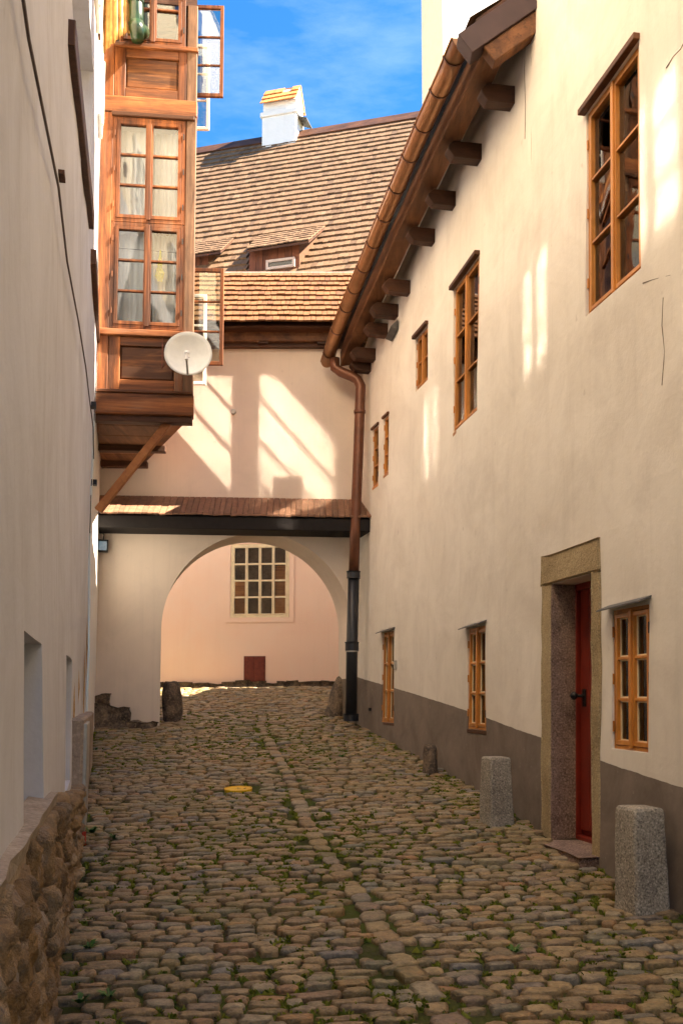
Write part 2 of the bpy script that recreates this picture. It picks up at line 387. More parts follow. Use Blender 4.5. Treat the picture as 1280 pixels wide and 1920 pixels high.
# ------------------------------------------------------------------ the lane and the ground
def xrun(Y): return lerp_tab(RUN, Y)
RUN = sorted((p.y, p.x) for p in (on_ground(*q) for q in ((487, 1355), (510, 1400), (545, 1460), (570, 1530), (605, 1590), (650, 1650), (700, 1720), (745, 1790), (800, 1860), (840, 1915))))
mb = MB()
xs = [-400, -60, -20] + [-6 + .3 * i for i in range(37)] + [12, 30, 400]
ys = [-400, -60, -12] + [-3 + .3 * i for i in range(84)] + [30, 60, 900]
vs = [(x, y, gz(x, y) - .024) for y in ys for x in xs]
nx = len(xs)
mb.add(vs, [(j * nx + i, j * nx + i + 1, (j + 1) * nx + i + 1, (j + 1) * nx + i) for j in range(len(ys) - 1) for i in range(nx - 1)])
lane = mb.build('street', M['earth'], smooth=True, kind='structure')

def cobble_verts(w, l, seed, n=11):
    """rounded river stone, top at z=0, lying on its side in the bedding"""
    rs = random.Random(seed); V_ = []; p = rs.uniform(5.5, 14)
    rad = []; sh = rs.uniform(-.12, .12); tp = rs.uniform(-.12, .12)
    for k in range(n):
        a = 2 * math.pi * (k + .5) / n + rs.uniform(-.08, .08); c, s = math.cos(a), math.sin(a)
        q = (abs(c) ** p + abs(s) ** p) ** (-1 / p) * rs.uniform(.82, 1.08)
        c, s = c * (1 + tp * s) + sh * s, s
        rad.append((c * q * w / 2, s * q * l / 2))
    hb = rs.uniform(-.004, .010)
    for sc, z in ((1.0, -.07), (1.0, -.013), (.965, -.003), (.70, .002)):
        for (x, y) in rad: V_.append((x * sc, y * sc, z + hb * (1 if z > -.05 else 0) + rs.uniform(-.0035, .0035)))
    V_.append((0, 0, .004 + hb))
    F_ = []
    for r in range(3):
        for k in range(n): F_.append((r * n + k, r * n + (k + 1) % n, (r + 1) * n + (k + 1) % n, (r + 1) * n + k))
    for k in range(n): F_.append((3 * n + k, 3 * n + (k + 1) % n, 4 * n))
    return V_, F_
stones = []     # x, y, width, length, turn
def free(x, y):
    if y < 13.3 and x < xl_plinth(y) + .03: return False
    if y < 13.5 and x > xr(y, gz(x, y)) - .02: return False
    if 13.45 < y < 14.6 and (x < -2.6 - .22 * (y - 13.5) or x > .12 - .22 * (y - 13.5)): return False
    return True
PLATE = on_ground(447, 1478)
y = 2.9
while y < 18.95:
    dl = R(.066, .090) * (1.0 if y < 13 else 1.25)
    x = (xl_plinth(y) if y < 13.4 else -4.2) - R(0, .12)
    xe = (xr(y) if y < 13.5 else 2.2)
    wig = R(0, 6.28)
    while x < xe:
        w = random.choice((R(.09, .13), R(.12, .18), R(.15, .24)))
        if y > 13: w *= 1.2
        cx = x + w / 2; bow = .055 * (cx + 1) + .05 * math.sin(cx * 1.3 + y * .25) + .05 * noise.noise(Vector((cx * 1.2, y * 1.1, 5)))
        cy = y + bow + R(-.012, .012)
        near_run = abs(cx - xrun(cy)) < .066 + w / 2 - .035 and cy < 13.2
        if free(cx, cy) and not near_run and (Vector((cx, cy)) - PLATE.xy).length > .16 + w * .3 and random.random() > .012:
            side = noise.noise(Vector((cx * .8, cy * .8, 9)))
            stones.append((cx, cy, w - R(.004, .014), (dl - R(.002, .012)) * R(.86, 1.08), R(-.10, .10) + .06 + .12 * side))
        x += w
    y += dl
y = 3.0
while y < 13.2:                       # the runnel: one line of longer flat stones, set the other way
    L = R(.13, .21); dx = (xrun(y + .3) - xrun(y - .3)) / .6
    stones.append((xrun(y + L / 2) + R(-.012, .012), y + L / 2, R(.120, .155), L - .006, -math.atan(dx) + R(-.04, .04)))
    y += L
def px_of(p):
    d = Vector(p) - E; zc = d.y * CP + d.z * SP
    return 640 + FPX * d.x / zc, CY - FPX * (d.z * CP - d.y * SP) / zc
def seen(s):
    u, v = px_of((s[0], s[1], gz(s[0], s[1]))); return -20 < u < 1300 and v < 1935
stones.sort(key=lambda s: -(s[2] / s[1]) if seen(s) else 1)
protos = []
for k in range(18):
    Vv, Ff = cobble_verts(1, 1, 100 + k, 12)
    me = bpy.data.meshes.new('cobblestone')
    me.from_pydata([(a, b, c) for a, b, c in Vv], [], Ff); me.materials.append(M['cobble'])
    me.polygons.foreach_set('use_smooth', [k_ >= 24 for k_ in range(len(me.polygons))]); me.update(); protos.append(me)
rest = MB()
for i, (x, yy, w, l, tr) in enumerate(stones):
    z = gz(x, yy); tx = (gz(x + .1, yy) - gz(x - .1, yy)) / .2 + R(-.05, .05); ty = (gz(x, yy + .1) - gz(x, yy - .1)) / .2 + R(-.06, .06)
    Mx = Matrix.Translation((x, yy, z + R(-.010, .006))) @ Vector((-tx, -ty, 1)).to_track_quat('Z', 'Y').to_matrix().to_4x4()
    if i < 300:
        o = bpy.data.objects.new('cobblestone', random.choice(protos)); col.objects.link(o); o.parent = lane
        nrm = Vector((-tx, -ty, 1)).normalized()
        rot = Matrix.Rotation(tr, 4, 'Z'); q = Vector((0, 0, 1)).rotation_difference(nrm).to_matrix().to_4x4()
        o.matrix_world = Mx.Translation(Mx.translation) @ q @ rot @ Matrix.Diagonal((w, l, 1.0, 1))
    else:
        Vv, Ff = cobble_verts(w, l, i, 10 if yy < 9 else 8)
        nrm = Vector((-tx, -ty, 1)).normalized(); q = Vector((0, 0, 1)).rotation_difference(nrm).to_matrix().to_4x4()
        T = Matrix.Translation(Mx.translation) @ q @ Matrix.Rotation(tr, 4, 'Z')
        rest.tint = R(.001, .999)
        rest.add([T @ Vector(p) for p in Vv], Ff)
rest.build('cobblestones', M['cobble'], lane, smooth=True, kind='stuff')

# moss and small weeds growing in the joints
mo = MB()
def clump(x, yy, s, n):
    z = gz(x, yy) - .012
    for _ in range(1 + n // 12):      # a low cushion of moss in the joint
        L_, W_ = s * R(.6, 1.5), R(.006, .014); cx_, cy_ = x + R(-s, s) * .8, yy + R(-s, s) * .3; ve = random.random() < .25; mo.tint = R(.001, .999)
        ring = [Vector((cx_ + math.cos(1.0472 * k) * (W_ if ve else L_) * R(.7, 1.1), cy_ + math.sin(1.0472 * k) * (L_ if ve else W_) * R(.7, 1.1), z - .010)) for k in range(6)]
        mo.add(ring + [Vector((cx_, cy_, z + .012 + R(0, .008)))], [(k, (k + 1) % 6, 6) for k in range(6)])
    for _ in range(n // 2):
        a = R(0, 6.28); r = R(0, s); h = R(.004, .016) * (1 + s * 5); b = R(0, 6.28); w = R(.004, .010) * (1 + s * 4)
        c = Vector((x + r * math.cos(a), yy + r * math.sin(a), z + R(0, .006)))
        t_ = Vector((math.cos(b), math.sin(b), 0)) * w; ln = Vector((math.cos(a), math.sin(a), 0)) * h * R(.2, 1.1)
        mo.tint = R(.001, .999)
        mo.add([c - t_, c + t_, c + t_ * .5 + ln + Vector((0, 0, h)), c - t_ * .5 + ln + Vector((0, 0, h))], [(0, 1, 2, 3)])
for (x, yy, w, l, tr) in stones:
    if yy > 15: continue
    g = noise.noise(Vector((x * .75, yy * .55, 1.5))) + .5 * noise.noise(Vector((x * 2.6, yy * 2.2, 7)))
    k = 1.0 + (.35 if abs(x - xrun(yy)) < .6 else 0)
    if random.random() < (.55 + .85 * g) * k:
        for _ in range(random.choice((1, 2, 3))):
            e = random.choice((-1, 1)); f = R(-.5, .5)
            if random.random() < .6: px_, py_ = x + f * w, yy + e * (l / 2 + .008)
            else: px_, py_ = x + e * (w / 2 + .008), yy + f * l
            clump(px_, py_, R(.012, .034) + max(0, g) * .035, int(R(12, 28)))
mo.build('moss', M['moss'], kind='stuff')
print('stones', len(stones), 'moss faces', len(mo.f))

# ------------------------------------------------------------------ windows
def frame_rect(m, f, a0, a1, h0, h1, w, n0, n1, wb=None):
    wb = wb or w
    m.box(f, a0, a0 + w, h0, h1, n0, n1); m.box(f, a1 - w, a1, h0, h1, n0, n1)
    m.box(f, a0 + w, a1 - w, h0, h0 + wb, n0, n1); m.box(f, a0 + w, a1 - w, h1 - w, h1, n0, n1)
def build_window(parent, f, W, H, leaves, rows, mw, md, glassm, fw=.045, sw=.04, mun=.02, bars_in=None, hinges=True, inner=None, post=.05, lining=True):
    """f: origin bottom-left on the outer wall face, U along the wall, N to the street"""
    fr = MB(); frame_rect(fr, f, 0, W, 0, H, fw, -.07, .004)
    lw = (W - 2 * fw) / leaves
    win = fr.build('window', mw, parent, bevel=.003)
    for k in range(leaves):
        a0 = fw + k * lw; a1 = a0 + lw; s = MB()
        frame_rect(s, f, a0 + .003, a1 - .003, fw + .003, H - fw - .003, sw, -.055, .010)
        ih0, ih1 = fw + sw, H - fw - sw; dh = (ih1 - ih0) / rows
        for r in range(1, rows): s.box(f, a0 + sw, a1 - sw, ih0 + r * dh - mun / 2, ih0 + r * dh + mun / 2, -.04, .004)
        s.build('sash', mw, win, bevel=.002)
        for r in range(rows):
            g = MB(); h0 = ih0 + r * dh + (mun / 2 if r else 0) - .004; h1 = ih0 + (r + 1) * dh - (mun / 2 if r < rows - 1 else 0) + .004
            a, b = a0 + sw - .004, a1 - sw + .004
            g.box(f, a, b, h0, h1, -.027, -.022); g.build('pane', glassm, win)
            if bars_in:      # pale putty line inside each pane
                q = MB(); frame_rect(q, f, a + .004, b - .004, h0 + .004, h1 - .004, .010, -.0215, -.012); q.build('putty', bars_in, win)
    if leaves == 2:
        p = MB(); p.box(f, W / 2 - post / 2, W / 2 + post / 2, fw * .6, H - fw * .6, .008, .024); p.build('astragal', mw, win, bevel=.003)
    if hinges:
        for a in (fw * .5, W - fw * .5):
            for hh in (.16, .5, .84):
                q = MB(); q.tube([f.pt(a, H * hh - .035, .014), f.pt(a, H * hh + .035, .014)], .007, 8); q.build('hinge', md if a > W / 2 else mw, win)
    if not lining: return win
    rm = MB()
    rm.box(f, -.02, W + .02, -.02, H + .02, -.46, -.45)
    for a in (0, W): rm.box(f, a - .012, a + .012, 0, H, -.45, -.085)
    for h in (0, H): rm.box(f, 0, W, h - .012, h + .012, -.45, -.085)
    rm.build('room_lining', inner or M['room'], win)
    return win

# ------------------------------------------------------------------ the long cream house on the right
RH = thing('cream_house', 'long cream plastered house with grey brown base band, copper gutter and honey coloured windows', 'house', (2.2, 9.0, gz(1.2, 9)))
SPEC = [  # far-top, near-top, far-bottom, near-bottom, leaves, rows, kind
    ((1092, 218), (1196, 84), (1104, 590), (1205, 500), 2, 3, 'upper'),
    ((847, 545), (895, 486), (852, 806), (898, 770), 2, 3, 'upper'),
    ((778, 636), (803, 612), (781, 733), (803, 711), 2, 2, 'upper'),
    ((697, 808), (708.5, 798), (699, 914), (709, 904), 1, 3, 'slit'),
    ((718, 788), (727.5, 777), (719, 891), (728, 884), 1, 3, 'slit'),
    ((1143, 1146), (1213, 1131), (1148, 1404), (1220, 1412), 2, 3, 'low'),
    ((873, 1181), (909, 1171), (877, 1366), (911, 1371), 2, 3, 'low'),
    ((714, 1188), (738, 1182), (717, 1354), (739, 1356), 2, 3, 'low')]
wins = []; holesR = []
for (ft, nt_, fb, nb_, lv, rw, kd) in SPEC:
    P = [on_rw(*q) for q in (ft, nt_, fb, nb_)]
    Yf = (P[0].y + P[2].y) / 2; Yn = (P[1].y + P[3].y) / 2
    z1 = (P[0].z + P[1].z) / 2; z0 = (P[2].z + P[3].z) / 2
    wins.append((Yf, Yn, z0, z1, lv, rw, kd)); holesR.append((Yn, Yf, z0, z1, .10))
    print('win', kd, [round(v, 2) for v in (Yf, Yn, z0 - EYE, z1 - EYE)], 'w', round(Yf - Yn, 2))
dF, dN = on_rw(1031, 1340), on_rw(1113, 1340)
dTop = (on_rw(1031, 1097).z + on_rw(1113, 1072).z) / 2; dBot = gz(1.45, 7.0) + .05
DOOR = (dN.y, dF.y, dBot - .4, dTop, .31)
print('door', [round(v, 2) for v in DOOR])
SURL, SURR = on_rw(1018, 1340).y, on_rw(1124, 1340).y
holesR.append(DOOR)
def gut_surface(px, py, off=.56): return march(px, py, lambda p: p.x - (xr(p.y, EYE + 4.5) - off), 4, 18)
GUT = [gut_surface(*q) for q in ((866, 84), (838, 150), (800, 232), (770, 300), (740, 370), (713, 432), (690, 490), (668, 540), (650, 582), (630, 632), (613, 686))]
GT = sorted((p.y, p.z) for p in GUT)
print('gutter', [(round(p.x, 2), round(p.y, 2), round(p.z - EYE, 2)) for p in GUT])
YSEAM = 7.72
def eave(Y): return lerp_tab(GT, Y)
def und(Y, z): return .018 * noise.noise(Vector((Y * .8, z * .8, 2))) + .006 * noise.noise(Vector((Y * 3, z * 3, 8)))
SEAM_B = True
def rw_fn(u, v, d):
    z = v
    if SEAM_B and v > EYE + 4.3: z = EYE + 4.3 + (v - EYE - 4.3) * (eave(u) + .34 - EYE - 4.3)
    N = rw_normal(u); k = 0 if d else und(u, z)
    return Vector((xr(u, z), u, z)) + N * (k - d)
def bandfn(u, p): return p.z - EYE - lerp_tab(BAND, p.y)
mb = MB()
exU = [h[0] for h in holesR] + [h[1] for h in holesR]; exV = [h[2] for h in holesR] + [h[3] for h in holesR]
usB = grid_lines(YSEAM, 13.7, .22, [e for e in exU if e > YSEAM]); vsB = grid_lines(-.4, EYE + 5.3, .22, exV + [EYE + 4.3])
wl_ = MB(); sheet(wl_, rw_fn, usB, vsB, [h for h in holesR if h[1] > YSEAM], bandfn)
SEAM_B = False
usA = grid_lines(-6, YSEAM, .25, [e for e in exU if e < YSEAM]); vsA = grid_lines(-.4, EYE + 5.3, .22, exV)
wa = MB(); sheet(wa, rw_fn, usA, vsA, [h for h in holesR if h[1] < YSEAM], bandfn)
wl_.add(wa.v, wa.f); wl_.band += wa.band
wl_.build('wall', M['plaster_right'], RH, smooth=False)
up = MB()                                         # upper part of the tall near end, and its body
f0 = lambda Y, z: Vector((xr(Y, z), Y, z))
for (y0, y1) in ((-6, 3), (3, 5.4), (5.4, YSEAM)):
    up.add([f0(y0, EYE + 5.3), f0(y1, EYE + 5.3), f0(y1, EYE + 10.1), f0(y0, EYE + 10.1)], [(0, 1, 2, 3)])
zt = EYE + 10.1
a, b = f0(YSEAM, 0), f0(-6, 0)
up.add([(a.x + .16, a.y, EYE + 4.6), (8.5, YSEAM + 1.2, EYE + 4.6), (8.5, YSEAM + 1.2, zt), (a.x + .16, a.y, zt)], [(0, 1, 2, 3)])
up.add([(a.x, a.y, zt), (8.5, YSEAM + 1.2, zt), (10, -6, zt), (b.x, b.y, zt)], [(0, 1, 2, 3)])
up.band = [5.0] * len(up.v); up.build('upper_wall', M['plaster_right'], RH)
bk = MB(); CYE = 18.45
q0, q1, q2, q3 = (1.95, YSEAM + .25), (2.55, 10.75), (9, 11.4), (9, YSEAM + 1.3); zA, zB = EYE + 11.9, EYE + 9.2
bk.hexa([(*q0, EYE + 4), (*q1, EYE + 4), (*q2, EYE + 4), (*q3, EYE + 4), (*q0, zA), (*q1, zB), (*q2, zB), (*q3, zA)])
bk.add([(.75, 13.7, 0), (.95, CYE, 0), (5, CYE, 0), (5, 13.7, 0), (.75, 13.7, EYE + 3.9), (.95, CYE, EYE + 3.9), (5, CYE, EYE + 5.4), (5, 13.7, EYE + 5.4)], [(0, 1, 5, 4), (1, 2, 6, 5), (2, 3, 7, 6), (3, 0, 4, 7), (4, 5, 6, 7)])
bk.build('shade_blocks', M['plaster_white'], RH)  # unseen blocks added to shade the left wall and the courtyard
for (Yf, Yn, z0, z1, lv, rw, kd) in wins:
    A = rw_fn(Yf, (z0 + z1) / 2, .0001); B = rw_fn(Yn, (z0 + z1) / 2, .0001)
    Ux = (B - A); Ux.z = 0; N = Vector((-Ux.y, Ux.x, 0)).normalized()
    if N.x > 0: N = -N
    # stand the frame along the slightly leaning wall
    lean = Vector((.02, 0, 1)).normalized()
    A0 = Vector((xr(Yf, z0), Yf, z0)) - N * .022
    f = Frame(A0, Ux, N, lean); W = Ux.length; H = z1 - z0
    big = W > .35
    sc = 1.0 if big else .6
    w = build_window(RH, f, W, H, lv, rw, M['window_wood'], M['iron'], M['glass'], fw=.026 * sc, sw=.028 * sc, mun=.018, post=.036 * sc,
                     bars_in=M['cream_paint'] if kd == 'low' else None, inner=M['room_light'] if kd == 'upper' and H > 1 else M['room'])
    if kd == 'low':
        s = MB(); hh = H + .012
        s.add([f.pt(-.06, hh - .02, .10), f.pt(W + .03, hh - .005, .10), f.pt(W + .03, hh + .035, .0), f.pt(-.06, hh + .02, .0),
               f.pt(-.06, hh - .01, .10), f.pt(W + .03, hh + .005, .10), f.pt(W + .03, hh + .047, .0), f.pt(-.06, hh + .032, .0)],
              [(3, 2, 1, 0), (4, 5, 6, 7), (0, 1, 5, 4), (1, 2, 6, 5), (2, 3, 7, 6), (3, 0, 4, 7)])
        s.build('flashing', M['slate'], w)
    else:
        s = MB(); s.box(f, -.03, W + .015, H + .001, H + .045 * (1 if big else .8), -.03, .075 if big else .05); s.build('lintel_board', M['window_wood_dark'], w, bevel=.004)
    s = MB(); s.box(f, -.004, W + .008, -.036, -.001, -.05, .020); s.build('sill', M['window_wood_dark' if kd == 'low' else 'window_wood'], w, bevel=.004)
    if H > 1.0 and kd == 'upper':       # the timber and pale things one sees inside
        s = MB()
        for k in range(5): s.box(f, 0, W, H * (.50 + .1 * k), H * (.50 + .1 * k) + .105, -.40, -.36 + .01 * (k % 2))
        s.box(f, 0, W, H * .28, H * .33, -.30, -.24)
        s.build('ceiling_board', M['inner_wood'], w)

for pts in (((1290, 66), (1278, 88), (1264, 104), (1256, 122), (1250, 128)), ((985, 60), (983, 130), (984, 200), (982, 262)), ((1254, 515), (1238, 520), (1222, 524), (1206, 531)), ((1242, 560), (1238, 610), (1243, 660), (1240, 720))):
    q = MB(); L = []
    for s_ in pts:
        p = on_rw(*s_); L.append(p + rw_normal(p.y) * (und(p.y, p.z) + .001) + Vector((0, R(-.01, .01), R(-.01, .01))))
    q.tube(L, [.0015 + .0025 * random.random() for _ in L], 5); q.build('crack', flat('plaster crack', (.16, .12, .09), .9, .1) if 'plaster crack' not in bpy.data.materials else bpy.data.materials['plaster crack'], RH)
# door with its stone surround
dw = DOOR[1] - DOOR[0]
A = Vector((xr(DOOR[1], 1.2), DOOR[1], dBot)); B = Vector((xr(DOOR[0], 1.2), DOOR[0], dBot)); Ux = B - A; Ux.z = 0
N = Vector((-Ux.y, Ux.x, 0)).normalized(); N = -N if N.x > 0 else N
fd = Frame(A + N * .014, Ux, N, Vector((.02, 0, 1))); W = Ux.length; H = dTop - dBot
lw_, rw_ = (SURL - DOOR[1]) * 1.02, (DOOR[0] - SURR) * 1.02
print('door w', W, 'H', H, lw_, rw_)
def rough_block(m, f, a0, a1, h0, h1, n0, n1, seed, amp=.012, na=3, nh=8):
    """dressed stone block with uneven outer face and edges"""
    vs, ids = [], {}
    def vtx(i, j, k):
        key = (i, j, k)
        if key not in ids:
            a = a0 + (a1 - a0) * i / na; h = h0 + (h1 - h0) * j / nh; n = n0 if k == 0 else n1
            p = f.pt(a, h, n); q = noise.noise_vector(p * 3.1 + Vector((seed, 0, 0))) * amp + noise.noise_vector(p * 9 + Vector((seed, 5, 0))) * amp * .5
            ids[key] = len(vs); vs.append(p + q)
        return ids[key]
    fs = []
    for i in range(na):
        for j in range(nh):
            for k in (0, 1):
                q = (vtx(i, j, k), vtx(i + 1, j, k), vtx(i + 1, j + 1, k), vtx(i, j + 1, k)); fs.append(q if k else q[::-1])
    for i in range(na):
        for j in (0, nh): fs.append((vtx(i, j, 0), vtx(i + 1, j, 0), vtx(i + 1, j, 1), vtx(i, j, 1)))
    for j in range(nh):
        for i in (0, na): fs.append((vtx(i, j, 0), vtx(i, j + 1, 0), vtx(i, j + 1, 1), vtx(i, j, 1)))
    m.add(vs, fs); return m
dp = MB(); dp.box(fd, -.02, W + .02, -.06, H, -.28, -.24); door = dp.build('door', M['red_door'], RH)
for k in range(4):
    q = MB(); q.box(fd, .05 + k * (W - .1) / 4 + .004, .05 + (k + 1) * (W - .1) / 4 - .004, .03, H - .05, -.24, -.215); q.build('door_plank', M['red_door'], door, bevel=.004)
q = MB(); frame_rect(q, fd, -.01, W + .01, -.06, H, .05, -.239, -.185); q.build('door_frame', M['red_door'], door, bevel=.005)
q = MB()
kx, kh = .13, 1.02
q.tube([fd.pt(kx, kh, -.212), fd.pt(kx, kh, -.15)], .012, 8)
q.tube([fd.pt(kx, kh, -.155 + .055 * i / 8) for i in range(9)], [.010 + .022 * math.sin(math.pi * i / 8) for i in range(9)], 12)
q.box(fd, kx - .025, kx + .025, kh - .08, kh + .05, -.214, -.205)
q.build('door_knob', M['iron'], door, smooth=False)
q = MB(); rough_block(q, fd, -lw_, .012, -.05, H + .004, -.30, .012, 1, .010, 2, 16); q.build('jamb', [M['granite_ochre']], RH, bevel=.008)
q = MB(); rough_block(q, fd, .0125, .03, -.05, H - .004, -.24, .006, 2, .004, 1, 16); q.build('jamb_face', M['granite_red'], RH)
q = MB(); rough_block(q, fd, W - .012, W + rw_, -.05, H + .004, -.30, .012, 3, .010, 2, 16); q.build('jamb', M['granite_ochre'], RH, bevel=.008)
q = MB(); rough_block(q, fd, -lw_ - .01, W + rw_ + .004, H + .005, H + .225, -.30, .016, 4, .007, 6, 2); q.build('lintel', M['granite_ochre'], RH, bevel=.01)
q = MB(); rough_block(q, fd, -.03, W + .06, -.22, -.045, -.28, .13, 5, .016, 4, 2); q.build('threshold', M['granite_red'], RH, bevel=.015)

# eaves: gutter, rafters' ends, plate beam, soffit, roof
def half_gutter(pts, r):
    m = MB(); n = 12; vs = []
    for rr in (r, r - .006):
        for p in pts:
            for k in range(n + 1):
                a = math.pi + math.pi * k / n
                vs.append(Vector(p) + Vector((math.cos(a) * rr, 0, math.sin(a) * rr)))
    L = len(pts); fs = []
    for i in range(L - 1):
        for k in range(n):
            A_ = i * (n + 1) + k
            fs.append((A_, A_ + 1, A_ + n + 2, A_ + n + 1)); B_ = L * (n + 1) + A_
            fs.append((B_, B_ + n + 1, B_ + n + 2, B_ + 1))
    for i in (0, L - 1):
        for k in range(n): A_ = i * (n + 1) + k; B_ = L * (n + 1) + A_; fs.append((A_, A_ + 1, B_ + 1, B_))
    m.add(vs, fs)
    for i in (0, L - 1):
        p = Vector(pts[i]); ring = [p + Vector((math.cos(math.pi + math.pi * k / n) * r, 0, math.sin(math.pi + math.pi * k / n) * r)) for k in range(n + 1)]
        m.add(ring, [tuple(range(n + 1))])
    m.tube([Vector(p) + Vector((-r, 0, 0)) for p in pts], .012, 6)
    return m
GR = .088
gp = [p + Vector((.0, 0, .06)) for p in GUT]
gutter = half_gutter(gp, GR).build('gutter', M['copper'], RH, smooth=True)
for k in range(12):
    t_ = (k + .6) / 12 * (len(gp) - 1); i = int(t_); p = gp[i].lerp(gp[i + 1], t_ - i); d = (gp[i + 1] - gp[i]).normalized() * .010
    half_gutter([p - d, p + d], GR + .006).build('gutter_joint', M['copper_dark'], gutter, smooth=True)
def eave_pt(Y, off, dz): return Vector((xr(Y, EYE + 4.5) - off, Y, eave(Y) + dz))
YS = [YSEAM - .08 + (13.3 - YSEAM + .08) * i / 14 for i in range(15)]
def ribbon(m, prof):       # a profile of (off, dz) swept along the curved eave
    n = len(prof); vs = [eave_pt(Y, o, z) for Y in YS for (o, z) in prof]
    fs = [(i * n + k, i * n + (k + 1) % n, (i + 1) * n + (k + 1) % n, (i + 1) * n + k) for i in range(len(YS) - 1) for k in range(n)]
    fs += [tuple(range(n)), tuple((len(YS) - 1) * n + k for k in range(n))]
    m.add(vs, fs)
m = MB(); ribbon(m, [(.40, -.10), (.17, -.06), (.17, .17), (.40, .12)]); m.build('eaves_beam', M['wood_beam'], RH, bevel=.008)
m = MB(); ribbon(m, [(.47, .13), (-.02, .50), (-.02, .53), (.47, .16)]); m.build('soffit', M['wood_dark'], RH)
for q in ((926, 158), (868, 268), (823, 357), (788, 428), (742, 498), (720, 553), (703, 598), (683, 634), (660, 676)):
    p = march(q[0], q[1], lambda p: p.x - (xr(p.y, EYE + 4.5) - .14), 5, 18)
    Y = min(p.y, 13.2); N = rw_normal(Y); e = eave_pt(Y, 0, 0)
    f = Frame(Vector((xr(Y, e.z), Y, e.z - .10)), Vector((-N.y, N.x, 0)), N)
    m = MB(); w2 = R(.060, .075); tl = R(-.05, .03)
    prof = [(-.2, .0), (.27 + tl, .0), (.33 + tl, -.06), (.33 + tl, -.09), (.27 + tl, -.165), (-.2, -.165)]
    vs = [f.pt(s * w2, h, n) for s in (-1, 1) for (n, h) in prof]; k = len(prof)
    m.add(vs, [tuple(range(k)), tuple(range(2 * k - 1, k - 1, -1))] + [(i, k + i, k + (i + 1) % k, (i + 1) % k) for i in range(k)])
    m.build('rafter_end', M['wood_dark'], RH, bevel=.006)
m = MB()
A_ = [eave_pt(Y, .52, .13) for Y in YS]; B_ = [Vector((7.0, Y + 1.0, EYE + 10.0)) for Y in YS]
m.add(A_ + B_, [(i, i + 1, len(YS) + i + 1, len(YS) + i) for i in range(len(YS) - 1)])
m.add([p + Vector((0, 0, .05)) for p in A_ + B_], [(i, i + 1, len(YS) + i + 1, len(YS) + i) for i in range(len(YS) - 1)])
m.build('roof', M['shingle'], RH)
# verge at the near end of the eaves: metal clad board and the timber under it
a = at_y(862, 70, YSEAM - .12); b = at_y(990, -18, YSEAM - .12); d = (b - a).normalized(); up_ = Vector((-d.z, 0, d.x)) if d.x > 0 else Vector((d.z, 0, -d.x))
fv = Frame(a, d, (0, -1, 0), up_); L = (b - a).length
m = MB(); m.box(fv, 0, L, -.17, .03, -.16, .01); m.build('verge_cladding', M['sheet_dark'], RH, bevel=.004)
m = MB(); m.box(fv, .12, L, -.33, -.171, -.14, -.015); m.build('verge_beam', M['wood_beam'], RH, bevel=.008)

# down pipe: copper above, cast iron below
def pp(x, y_, Y): return at_y(x, y_, Y)
P = [pp(627, 672, 13.25), pp(628, 690, 13.25), pp(640, 698, 13.24), pp(658, 705, 13.22), pp(670, 712, 13.2), pp(676, 724, 13.18), pp(675, 745, 13.16), pp(671, 860, 13.14), pp(666, 980, 13.12), pp(663, 1072, 13.1)]
m = MB(); m.tube(P, .072, 14); pipe = m.build('down_pipe', M['copper_dark'], RH, smooth=True)
m = MB(); m.tube([P[-1], pp(659.5, 1215, 13.09), pp(658, 1350, 13.08)], .078, 14); ip = m.build('iron_pipe', M['cast_iron'], RH, smooth=True)
for (x, y_, r, h) in ((662.5, 1078, .10, .05), (659.5, 1212, .10, .06), (658, 1345, .11, .05)):
    c = pp(x, y_, 13.09); m = MB(); m.tube([c + Vector((0, 0, -h)), c + Vector((0, 0, h * .6)), c + Vector((0, 0, h))], [r * .92, r * .92, r], 14); m.build('pipe_collar', M['cast_iron'], ip, smooth=False)
c = pp(659.3, 1221, 13.09); m = MB(); m.tube([c + Vector((0, 0, -.012)), c + Vector((0, 0, .012))], .088, 14); m.build('pipe_clamp', M['zinc'], ip)
for (x, y_) in ((674, 772), (666, 985)):
    c = pp(x, y_, 13.14); m = MB(); m.tube([c + Vector((0, 0, -.02)), c + Vector((0, 0, .02))], .082, 14); m.build('pipe_clamp', M['copper_dark'], pipe)
# small things on the wall
p = on_rw(741, 622); N = rw_normal(p.y); f = Frame(p, Vector((-N.y, N.x, 0)), N)
if f.U.y > 0: f.U = -f.U
m = MB(); m.add([f.pt(-.12, -.09, .01), f.pt(.12, -.02, .01), f.pt(.12, .02, .10), f.pt(-.12, -.06, .10), f.pt(-.12, .10, .006), f.pt(.12, .12, .006)], [(0, 1, 2, 3), (3, 2, 5, 4), (0, 3, 4), (1, 5, 2)]); m.build('vent_hood', M['slate'], RH)
p = on_rw(743, 1246); N = rw_normal(p.y); f = Frame(p, Vector((-N.y, N.x, 0)), N); m = MB(); m.box(f, -.035, .035, -.06, .05, -.01, .03); m.build('bell_box', M['zinc'], RH, bevel=.005)
p = on_rw(695, 1330); m = MB(); N = rw_normal(p.y); f = Frame(p, Vector((-N.y, N.x, 0)), N); m.box(f, -.025, .025, -.02, .02, -.01, .03); m.build('iron_stub', M['iron'], RH)

